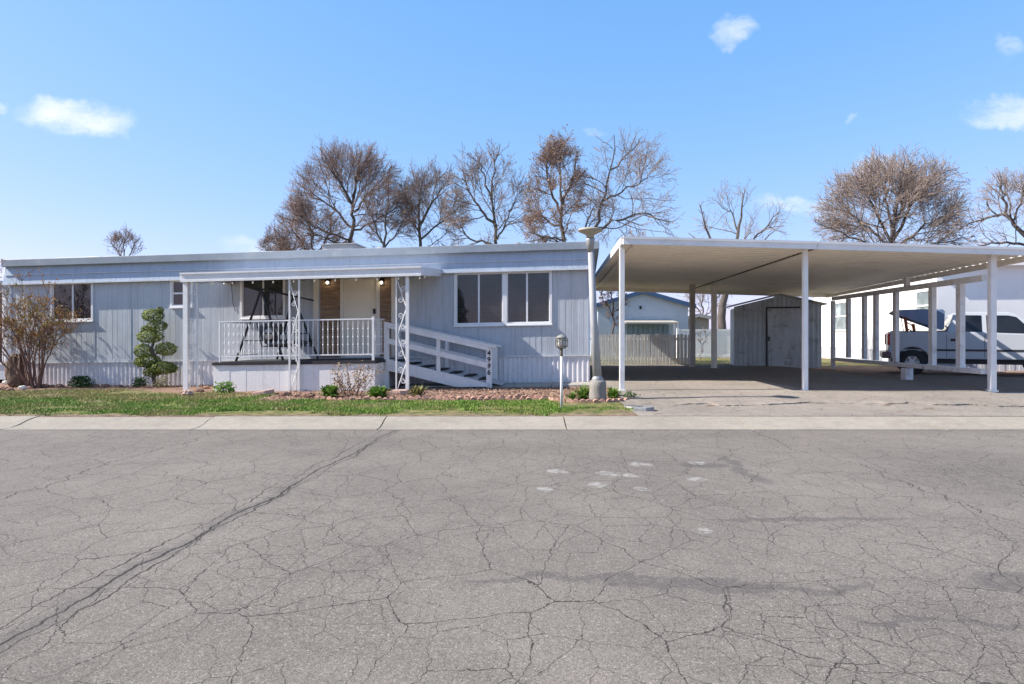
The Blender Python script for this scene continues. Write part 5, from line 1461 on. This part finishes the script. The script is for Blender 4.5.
while cnt < 140000:
    x = rnd.uniform(-13.5, 2.25); 
    y0g = 11.12; yl = 17.1-0.108*(x-1.96)
    # bed edges: near porch the lawn stops in front of the bed
    if x > -5.2: yb = 13.55
    else: yb = min(yl-0.12, 16.9)
    if x < -5.2 and x > -9.4: yb = 15.35
    y = rnd.uniform(y0g, yb+0.25)
    if y > yb and rnd.random() < 0.75: continue
    nz = mn.noise(Vector((x*0.8, y*0.9, 3.0)))+0.5*mn.noise(Vector((x*2.7, y*2.7, 7.0)))
    edge = min(1.0, (y-y0g)/0.7)
    bare = 0.0
    if y < 11.9: bare = 0.45*(1-edge)+(0.35 if -5.2 < x < -3.4 or -1.9 < x < 0.2 or x > 0.6 else 0.0)
    if x > -0.6 and y < 12.4: bare += 0.25
    if x > 0.9 and y > 12.3: continue
    if nz+0.27-bare*1.3 < rnd.uniform(-0.35, 0.35): continue
    z = ground(x, y); h = rnd.uniform(0.015, 0.05)*(1.2 if nz > 0.2 else 0.9); a = rnd.uniform(0, 2*PI); w = rnd.uniform(0.006, 0.012)
    lx_, ly2 = rnd.gauss(0, .025), rnd.gauss(0, .025); b = len(V)
    ca, sa = math.cos(a)*w, math.sin(a)*w
    V += [(x-ca, y-sa, z-0.01), (x+ca, y+sa, z-0.01), (x+lx_, y+ly2, z+h)]; Fs.append((b, b+1, b+2)); cnt += 1
mb = MB(); mb.add(V, Fs); o = mb.build('grass', grass_mat(), origin=(0, 0, 0)); tag(o, 'short patchy green and straw-coloured lawn grass along the kerb', 'grass', kind='stuff')

# ------------------------------------------------------------------ bare trees
class TubeBatch:
    def __init__(self): self.V = []; self.F = []; self.n = 0
    def add(self, P, R, k):
        """P (N,m,3) centre lines, R (N,m) radii, k sides"""
        P = np.asarray(P, float); R = np.asarray(R, float)
        if P.ndim == 2: P = P[None]; R = R[None]
        N_, m = P.shape[:2]
        D = np.gradient(P, axis=1); D /= (np.linalg.norm(D, axis=2, keepdims=True)+1e-9)
        ref = np.where(np.abs(D[:, :1, :1]) < 0.8, np.array([[[1., 0, 0]]]), np.array([[[0, 1., 0]]]))
        S = ref-D*(D*ref).sum(2, keepdims=True); S /= (np.linalg.norm(S, axis=2, keepdims=True)+1e-9); T = np.cross(D, S)
        a = 2*PI*np.arange(k)/k
        V = P[:, :, None, :]+(S[:, :, None, :]*np.cos(a)[None, None, :, None]+T[:, :, None, :]*np.sin(a)[None, None, :, None])*R[:, :, None, None]
        self.V.append(V.reshape(-1, 3))
        base = (np.arange(N_)*m*k)[:, None, None]; i = (np.arange(m-1)*k)[None, :, None]; j = np.arange(k)[None, None, :]; j2 = (j+1) % k
        self.F.append(np.stack([base+i+j, base+i+j2, base+i+k+j2, base+i+k+j], -1).reshape(-1, 4)+self.n); self.n += N_*m*k
    def build(self, name, mat, parent):
        V = np.concatenate(self.V)-np.array(world_loc(parent)); Fq = np.concatenate(self.F)
        me = bpy.data.meshes.new(name); me.vertices.add(len(V)); me.vertices.foreach_set('co', V.astype(np.float32).ravel())
        me.loops.add(Fq.size); me.loops.foreach_set('vertex_index', Fq.astype(np.int32).ravel())
        me.polygons.add(len(Fq)); me.polygons.foreach_set('loop_start', np.arange(0, Fq.size, 4, dtype=np.int32))
        me.polygons.foreach_set('use_smooth', np.ones(len(Fq), dtype=bool))
        me.update(calc_edges=True); me.materials.append(mat)
        o = bpy.data.objects.new(name, me); COL.objects.link(o); o.parent = parent; return o

def bare_tree(name, label, base, limbs, env, seed, mat, twr=0.0085, dens=1.3, up=0.25, leaves=0.0, leafmat=None, group='bare trees behind the homes', spread=1.0, size=None):
    """limbs: traced main limbs (polyline, r0, r1); env: crown ellipsoid; four generations of side shoots grow off them"""
    rng = np.random.default_rng(seed); e = empty(name, base, label, 'tree', group)
    tr = TubeBatch(); tw = TubeBatch()
    C = np.array(env[:3]); Rr = np.array(env[3:]); S0 = size or float(min(Rr[0], Rr[2]))
    par = []; prad = []; pl_ = []
    for li, (pts, r0, r1) in enumerate(limbs):
        P = [np.array(p, float) for p in pts]; Q = []
        for a, b_ in zip(P[:-1], P[1:]):
            for k in range(5): Q.append(a+(b_-a)*k/5+rng.normal(0, 0.045 if (k or Q) else 0.0, 3))
        Q.append(P[-1]); Q = np.array(Q); R = np.linspace(r0*0.55, r1*0.7, len(Q))
        tr.add(Q, R, 8)
        f0 = 0.22 if (li == 0 and len(limbs) > 1) else 0.15
        t = np.linspace(f0, 1.0, 10)*(len(Q)-1); i = np.minimum(t.astype(int), len(Q)-2); f = (t-i)[:, None]
        par.append(Q[i]*(1-f)+Q[i+1]*f); prad.append(np.interp(t, np.arange(len(Q)), R)); pl_.append(sum(np.linalg.norm(np.diff(Q, axis=0), axis=1)))
    P = np.array(par); R = np.array(prad)
    dens_ = dens*1.08
    counts = [max(2, int(round(c*dens_))) for c in (11, 8, 7, 5)]
    lens = [0.92, 0.52, 0.30, 0.17]; steps = [7, 5, 4, 3]; rads = [None, twr*2.0, twr*1.25, twr*0.85]; sides = [5, 4, 3, 3]
    for lev in range(4):
        Np, m = P.shape[:2]; c = counts[lev]
        t = (np.arange(c)[None, :]+rng.uniform(0, 1, (Np, c)))/c; t = (0.12+0.88*t)*(m-1.001)
        i = t.astype(int); f = (t-i)[..., None]; n_ = np.arange(Np)[:, None]
        q = P[n_, i]*(1-f)+P[n_, i+1]*f; d0 = P[n_, i+1]-P[n_, i]; ln = np.linalg.norm(d0, axis=-1, keepdims=True); ok = (ln[..., 0] > 1e-3).ravel()
        d0 = d0/(ln+1e-9); q = q.reshape(-1, 3)[ok]; d0 = d0.reshape(-1, 3)[ok]
        pr = R[n_, i].ravel()[ok]; tt = (t/(m-1)).ravel()[ok]; K = len(q)
        s = rng.normal(0, 1, (K, 3)); s -= d0*(s*d0).sum(1, keepdims=True); s /= (np.linalg.norm(s, axis=1, keepdims=True)+1e-9)
        o_ = (q-C)/Rr; o_ /= (np.linalg.norm(o_, axis=1, keepdims=True)+1e-6)
        ang = rng.uniform(0.4, 1.25, (K, 1))*spread
        d = d0*np.cos(ang)+s*np.sin(ang)+o_*0.40+np.array([0, 0, up*0.4])
        d /= np.linalg.norm(d, axis=1, keepdims=True)
        L = S0*lens[lev]*rng.uniform(0.55, 1.3, K)*(1.15-0.45*tt); n = steps[lev]
        pts = [q]; alive = np.ones(K, bool)
        for k in range(n):
            d = d+rng.normal(0, 0.17, (K, 3))+np.array([0, 0, up*0.07]); d /= np.linalg.norm(d, axis=1, keepdims=True)
            nx = pts[-1]+d*(L/n)[:, None]
            rad_ = (((nx-C)/Rr)**2).sum(1)
            alive &= (rad_ < rng.uniform(0.62, 1.30, K)) | (k < 1)
            pts.append(np.where(alive[:, None], nx, pts[-1]+d*1e-4))
        P = np.stack(pts, 1)
        r0 = np.clip(pr*rng.uniform(0.3, 0.5, K), twr*1.6, 0.055) if lev == 0 else np.minimum(np.full(K, rads[lev]), np.maximum(pr*0.8, twr*0.8))
        R = r0[:, None]*np.linspace(1, 0.4, n+1)[None, :]; R = np.maximum(R, twr*0.5)
        (tr if lev == 0 else tw).add(P, R, sides[lev])
    tr.build('trunk', BARK, e); tw.build('branches', mat, e)
    if leaves:
        tips = P[:, -1]; tips = tips[rng.uniform(0, 1, len(tips)) < leaves]; tips = tips+rng.normal(0, 0.05, tips.shape)
        r_ = random.Random(seed); V, Fs = leaves_mesh([tuple(p) for p in tips], 0.085, r_, 0.7); mb = MB(); mb.add(V, Fs); mb.build('leaves', leafmat, e)
    return e
def pts_at(d, seq):
    """seq of (px, py, depth offset)"""
    return [at_depth(px, py, d+o) for px, py, o in seq]
def env_at(d, x0, x1, y0, y1, ry=None):
    cx, cz = at_depth((x0+x1)/2, (y0+y1)/2, d)[0], at_depth(0, (y0+y1)/2, d)[2]
    rx = (x1-x0)/2/F*d; rz_ = (y1-y0)/2/F*d
    return (cx, d, cz, rx, ry or rx*0.9, rz_)

D = 34.0
b0 = at_depth(353, 352, D)
bare_tree('bare_tree', 'broad bare tree with a fan of dark reddish twigs, tallest left of the roof cooler', (b0[0], b0[1], 0.2),
          [(pts_at(D, [(353, 358, 0), (353, 270, 0), (352, 225, 0), (353, 200, 0), (362, 150, 0)]), 0.26, 0.05), (pts_at(D, [(353, 205, 0), (340, 182, -0.4), (322, 158, -0.6)]), 0.14, 0.03), (pts_at(D, [(353, 228, 0), (330, 205, 0.5), (302, 192, 0.6)]), 0.12, 0.03),
           (pts_at(D, [(354, 212, 0), (372, 190, 0.4), (392, 165, 0.5)]), 0.12, 0.03), (pts_at(D, [(353, 200, 0), (357, 180, -0.8), (372, 152, -1)]), 0.10, 0.03), (pts_at(D, [(354, 230, 0), (375, 222, -0.8), (398, 205, -1)]), 0.10, 0.03), (pts_at(D, [(352, 240, 0), (325, 232, -0.8), (300, 215, -1.2)]), 0.10, 0.03)],
          env_at(D, 288, 412, 140, 292), 1, TWIG, dens=1.0)
D = 33.0
bare_tree('bare_tree', 'rounded rusty brown leafless tree low at the left of the tree group', at_depth(312, 352, D)[:2]+(0.2,),
          [(pts_at(D, [(318, 358, 0), (318, 280, 0), (312, 235, 0), (302, 205, 0)]), 0.16, 0.03), (pts_at(D, [(316, 265, 0), (330, 230, -0.4), (336, 200, -0.5)]), 0.1, 0.03), (pts_at(D, [(316, 265, 0), (300, 240, 0.3), (288, 222, 0.5)]), 0.1, 0.03), (pts_at(D, [(317, 275, 0), (296, 255, -0.3), (280, 242, -0.4)]), 0.08, 0.03), (pts_at(D, [(317, 275, 0), (330, 250, 0.5), (342, 232, 0.6)]), 0.08, 0.03)],
          env_at(D, 272, 346, 186, 300), 2, TWIG_RUST, dens=0.98, up=0.15)
bare_tree('bare_tree', 'small spiky bare tree peeking over the roof left of the rusty tree', at_depth(285, 352, D)[:2]+(0.2,),
          [(pts_at(D, [(287, 358, 0), (287, 290, 0), (282, 250, 0), (274, 224, 0)]), 0.12, 0.02), (pts_at(D, [(286, 280, 0), (294, 250, 0), (298, 222, 0)]), 0.08, 0.02), (pts_at(D, [(286, 280, 0), (274, 255, 0), (264, 240, 0)]), 0.08, 0.02)],
          env_at(D, 258, 308, 214, 300), 3, TWIG, dens=0.8, up=0.5)
D = 32.0
bare_tree('bare_tree', 'slim rusty leafless tree between the broad tree and the round grey one', at_depth(385, 352, D)[:2]+(0.2,),
          [(pts_at(D, [(384, 358, 0), (384, 260, 0), (386, 215, 0), (390, 180, 0)]), 0.15, 0.03), (pts_at(D, [(384, 250, 0), (372, 220, 0.3), (366, 200, 0.3)]), 0.09, 0.02), (pts_at(D, [(384, 250, 0), (398, 232, 0.3), (405, 215, 0.3)]), 0.09, 0.02)],
          env_at(D, 352, 420, 170, 292), 4, TWIG, dens=0.85)
D = 33.0
bare_tree('bare_tree', 'round-crowned bare grey brown tree third from the lamp post', at_depth(422, 352, D)[:2]+(0.2,),
          [(pts_at(D, [(420, 358, 0), (420, 260, 0), (420, 228, 0), (420, 200, 0), (424, 172, 0)]), 0.2, 0.03), (pts_at(D, [(420, 225, 0), (434, 200, -0.4), (446, 182, -0.5)]), 0.13, 0.03), (pts_at(D, [(420, 232, 0), (406, 210, 0.5), (402, 190, 0.6)]), 0.1, 0.03), (pts_at(D, [(420, 240, 0), (440, 222, 0.5), (456, 212, 0.5)]), 0.1, 0.03)],
          env_at(D, 386, 474, 160, 290), 5, TWIG_GREY, dens=0.95, up=0.15)
D = 31.0
bare_tree('bare_tree', 'tall narrow bare tree with open V-shaped limbs second from the lamp post', at_depth(496, 352, D)[:2]+(0.2,),
          [(pts_at(D, [(498, 358, 0), (498, 260, 0), (496, 228, 0), (490, 190, 0), (500, 144, 0)]), 0.2, 0.025), (pts_at(D, [(496, 228, 0), (478, 205, -0.3), (462, 178, -0.4)]), 0.13, 0.03), (pts_at(D, [(497, 245, 0), (472, 238, 0.3), (455, 222, 0.3)]), 0.1, 0.03), (pts_at(D, [(490, 195, 0), (482, 170, 0.5), (478, 158, 0.5)]), 0.08, 0.02), (pts_at(D, [(497, 240, 0), (508, 218, -0.3), (516, 200, -0.3)]), 0.09, 0.02)],
          env_at(D, 440, 532, 138, 285), 6, TWIG_GREY, dens=0.75, leaves=0.12, leafmat=LEAF_DRY)
D = 29.0
bare_tree('bare_tree', 'dense upright bare tree with clinging brown seeds left behind the lamp post', at_depth(566, 352, D)[:2]+(0.2,),
          [(pts_at(D, [(566, 358, 0), (566, 260, 0), (562, 222, 0), (562, 190, 0), (560, 136, 0)]), 0.24, 0.025), (pts_at(D, [(562, 215, 0), (548, 182, -0.3), (545, 150, -0.4)]), 0.12, 0.025), (pts_at(D, [(563, 228, 0), (545, 218, 0.4), (528, 208, 0.5)]), 0.1, 0.025), (pts_at(D, [(563, 205, 0), (574, 175, 0.4), (578, 150, 0.5)]), 0.11, 0.02), (pts_at(D, [(564, 240, 0), (544, 238, -0.4), (530, 232, -0.5)]), 0.09, 0.02)],
          env_at(D, 520, 592, 128, 280), 7, TWIG, dens=1.0, leaves=0.16, leafmat=LEAF_DRY)
bare_tree('bare_tree', 'leaning bare tree reaching far right over the carport behind the lamp post', at_depth(588, 352, D)[:2]+(0.2,),
          [(pts_at(D, [(584, 358, 0), (584, 265, 0), (592, 235, 0), (606, 195, 0), (614, 136, 0)]), 0.24, 0.025), (pts_at(D, [(604, 200, 0), (622, 192, -0.3), (648, 178, -0.4)]), 0.1, 0.02), (pts_at(D, [(594, 232, 0), (612, 222, -0.5), (640, 212, -0.6), (668, 222, -0.7)]), 0.13, 0.03), (pts_at(D, [(610, 170, 0), (628, 155, 0.3), (640, 142, 0.4)]), 0.07, 0.02), (pts_at(D, [(590, 240, 0), (588, 220, 0.4), (596, 200, 0.6)]), 0.1, 0.02)],
          env_at(D, 572, 682, 128, 270), 8, TWIG_GREY, dens=0.72, leaves=0.08, leafmat=LEAF_DRY, up=0.12)
D = 40.0
bare_tree('bare_tree', 'sparse bare tree with thick mossy trunk behind the seam of the carport', at_depth(725, 345, D)[:2]+(0.2,),
          [(pts_at(D, [(722, 352, 0), (722, 310, 0), (728, 280, 0), (738, 235, 0), (745, 190, 0)]), 0.55, 0.03), (pts_at(D, [(726, 285, 0), (712, 245, -0.3), (700, 205, -0.4)]), 0.2, 0.03), (pts_at(D, [(728, 280, 0), (752, 240, 0.3), (780, 212, 0.3)]), 0.18, 0.03), (pts_at(D, [(738, 232, 0), (732, 212, 0.3), (722, 208, 0.5)]), 0.1, 0.03)],
          env_at(D, 686, 795, 178, 320), 9, TWIG_GREY, dens=0.62, up=0.2)
D = 42.0
bare_tree('bare_tree', 'great dome-shaped bare tree above the right half of the carport', at_depth(890, 345, D)[:2]+(0.2,),
          [(pts_at(D, [(892, 352, 0), (892, 290, 0), (892, 240, 0), (896, 205, 0), (905, 160, 0)]), 0.45, 0.04), (pts_at(D, [(892, 245, 0), (878, 215, -0.5), (858, 178, -0.8)]), 0.2, 0.04), (pts_at(D, [(892, 250, 0), (868, 228, 0.5), (842, 208, 0.8)]), 0.18, 0.04), (pts_at(D, [(893, 240, 0), (912, 205, -0.5), (930, 175, -0.8)]), 0.2, 0.04), (pts_at(D, [(893, 250, 0), (925, 225, 0.5), (952, 212, 0.8)]), 0.18, 0.04), (pts_at(D, [(893, 255, 0), (858, 240, -0.8), (815, 222, -1.2)]), 0.16, 0.03), (pts_at(D, [(893, 235, 0), (886, 200, 0.8), (884, 170, 1)]), 0.16, 0.03), (pts_at(D, [(893, 255, 0), (930, 245, -0.8), (955, 240, -1.2)]), 0.14, 0.03)],
          env_at(D, 818, 966, 152, 300), 10, TWIG_GREY, dens=1.0, twr=0.014)
D = 30.0
bare_tree('bare_tree', 'bare crooked tree at the right edge above the carport roof', at_depth(1040, 345, D)[:2]+(0.2,),
          [(pts_at(D, [(1040, 352, 0), (1038, 280, 0), (1030, 240, 0), (1005, 215, 0), (985, 218, 0), (966, 226, 0)]), 0.26, 0.04), (pts_at(D, [(1006, 215, 0), (1002, 195, -0.3), (1000, 175, -0.3)]), 0.12, 0.025), (pts_at(D, [(1030, 240, 0), (1040, 200, 0.3), (1048, 165, 0.3)]), 0.15, 0.03), (pts_at(D, [(1012, 222, 0), (1022, 200, 0.3), (1026, 185, 0.4)]), 0.1, 0.025), (pts_at(D, [(1032, 245, 0), (1000, 242, -0.5), (978, 245, -0.6)]), 0.12, 0.03)],
          env_at(D, 960, 1085, 168, 275), 11, TWIG_GREY, dens=0.8, up=0.1)
D = 45.0
bare_tree('bare_tree', 'tiny distant bare treetop above the left part of the roof', at_depth(124, 345, D)[:2]+(0.2,),
          [(pts_at(D, [(124, 352, 0), (124, 290, 0), (124, 250, 0), (125, 231, 0)]), 0.14, 0.02), (pts_at(D, [(124, 268, 0), (115, 248, 0), (111, 240, 0)]), 0.08, 0.02), (pts_at(D, [(124, 268, 0), (132, 248, 0), (137, 240, 0)]), 0.08, 0.02)],
          env_at(D, 102, 146, 226, 300), 12, TWIG, dens=0.8, up=0.45)
# young trees and shrubs seen under the carport
D = 29.5
bare_tree('young_tree', 'young tree with clinging tan leaves behind the picket fence beside the lamp post', at_depth(612, 345, D)[:2]+(0.2,),
          [(pts_at(D, [(613, 362, 0), (613, 330, 0), (612, 300, 0), (609, 286, 0)]), 0.09, 0.03), (pts_at(D, [(613, 318, 0), (604, 300, 0), (600, 292, 0)]), 0.04, 0.015), (pts_at(D, [(613, 318, 0), (620, 304, 0), (622, 296, 0)]), 0.04, 0.015)],
          env_at(D, 598, 628, 280, 330), 13, TWIG_RUST, dens=0.6, leaves=0.5, leafmat=LEAF_DRY, group=None)
D = 46.0
bare_tree('young_tree', 'olive leaved tree between the blue house and the grey shed', at_depth(704, 345, D)[:2]+(0.2,),
          [(pts_at(D, [(704, 352, 0), (704, 320, 0), (702, 300, 0), (706, 270, 0)]), 0.14, 0.03), (pts_at(D, [(704, 318, 0), (692, 300, 0), (686, 285, 0)]), 0.07, 0.02), (pts_at(D, [(704, 318, 0), (716, 302, 0), (724, 285, 0)]), 0.07, 0.02)],
          env_at(D, 678, 738, 265, 345), 14, TWIG_GREY, dens=0.75, leaves=0.5, leafmat=LEAF_OLIVE, group=None)
bare_tree('young_tree', 'red-twigged thin sapling before the white vinyl fence', at_depth(701, 360, 33)[:2]+(0.2,),
          [(pts_at(33, [(701, 362, 0), (701, 345, 0), (699, 332, 0)]), 0.03, 0.01), (pts_at(33, [(701, 352, 0), (704, 340, 0), (706, 330, 0)]), 0.02, 0.01)],
          env_at(33, 693, 710, 325, 362), 15, TWIG_RUST, dens=0.4, group=None)

# ------------------------------------------------------------------ sun, sky, camera
S = Vector((-0.766, -0.052, 0.640)).normalized()
sun = bpy.data.lights.new('sun', 'SUN'); sun.energy = 4.7; sun.angle = math.radians(0.53); sun.color = (1.0, 0.935, 0.85)
so = bpy.data.objects.new('sun', sun); COL.objects.link(so); so.rotation_euler = (-S).to_track_quat('-Z', 'Y').to_euler(); so.location = (-30, 0, 30)
w = bpy.data.worlds.new('World'); scene.world = w; w.use_nodes = True
nt = w.node_tree; nt.nodes.clear(); N = NT(nt)
out = N.n('ShaderNodeOutputWorld'); bg = N.n('ShaderNodeBackground'); N.link(bg.outputs[0], out.inputs[0])
sky = N.n('ShaderNodeTexSky', sky_type='NISHITA'); sky.sun_disc = False
sky.sun_elevation = math.asin(S.z); sky.sun_rotation = math.atan2(S.x, S.y)
sky.altitude = 300; sky.air_density = 1.0; sky.dust_density = 0.6; sky.ozone_density = 2.0
tc = N.n('ShaderNodeTexCoord').outputs['Generated']; sv = N.sep(tc)
yy = N.math('MAXIMUM', sv[1], 0.05)
gp = N.comb(N.math('DIVIDE', sv[0], yy), N.math('DIVIDE', sv[2], yy), 0.0)
wn = N.vmath('SCALE', N.vmath('SUBTRACT', N.noise(gp, 9, 6, 0.62, 0, True), (0.5, 0.5, 0.5)), scale=0.10)
gw = N.vmath('ADD', gp, wn); gs = N.sep(gw); gw = N.comb(gs[0], gs[1], 0.0)
cl = None
for (px, py, rx, ry, st) in ((76, 115, 66, 22, 0.9), (738, 25, 36, 12, 0.55), (722, 32, 22, 10, 0.45), (1012, 112, 62, 15, 0.6), (805, 207, 60, 12, 0.5), (872, 162, 36, 12, 0.5), (1008, 54, 20, 12, 0.4), (0, 106, 14, 10, 0.7), (255, 240, 45, 14, 0.45), (596, 128, 16, 6, 0.3), (858, 117, 10, 6, 0.3)):
    k = N.math('MULTIPLY', blobmask(N, gw, (px-CX)/F, (HY-py)/F, rx/F, ry/F, 1.0), st)
    cl = k if cl is None else N.math('MAXIMUM', cl, k)
cl = N.math('MULTIPLY', cl, N.ramp(N.noise(N.vmath('MULTIPLY', gp, (0.6, 1.3, 1.0)), 16, 8, 0.7), 0.28, 0.66, 0.05, 1.0))
cl = N.math('MULTIPLY', cl, N.ramp(sv[1], 0.05, 0.2))
ch = N.n('ShaderNodeSeparateColor'); N.link(sky.outputs[0], ch.inputs[0])
cc = N.n('ShaderNodeCombineColor')
for i, (k, e_) in enumerate(((0.80, 0.9), (1.49, 0.5), (2.7, 0.35))):
    N.link(N.math('MULTIPLY', N.math('POWER', ch.outputs[i], e_), k), cc.inputs[i])
zen = N.ramp(sv[2], 0.42, 0.95, 1.0, 0.55)
c = N.mix(cl, N.mix(1.0, cc.outputs[0], N.comb(zen, zen, zen), 'MULTIPLY'), (4.5, 4.7, 5.0))
N.link(c, bg.inputs[0]); bg.inputs[1].default_value = 0.12
cam = bpy.data.cameras.new('camera'); cam.lens = 24; cam.sensor_width = 36; cam.clip_end = 3000; cam.clip_start = 0.05; cam.shift_y = -7/1024
co = bpy.data.objects.new('camera', cam); COL.objects.link(co); co.location = (0, 0, HC); co.rotation_euler = (PI/2, 0, 0)
scene.camera = co
vs = scene.view_settings; vs.view_transform = 'Standard'; vs.look = 'None'; vs.exposure = 1.0; vs.gamma = 1.0; vs.use_curve_mapping = False
scene.render.engine = 'CYCLES'
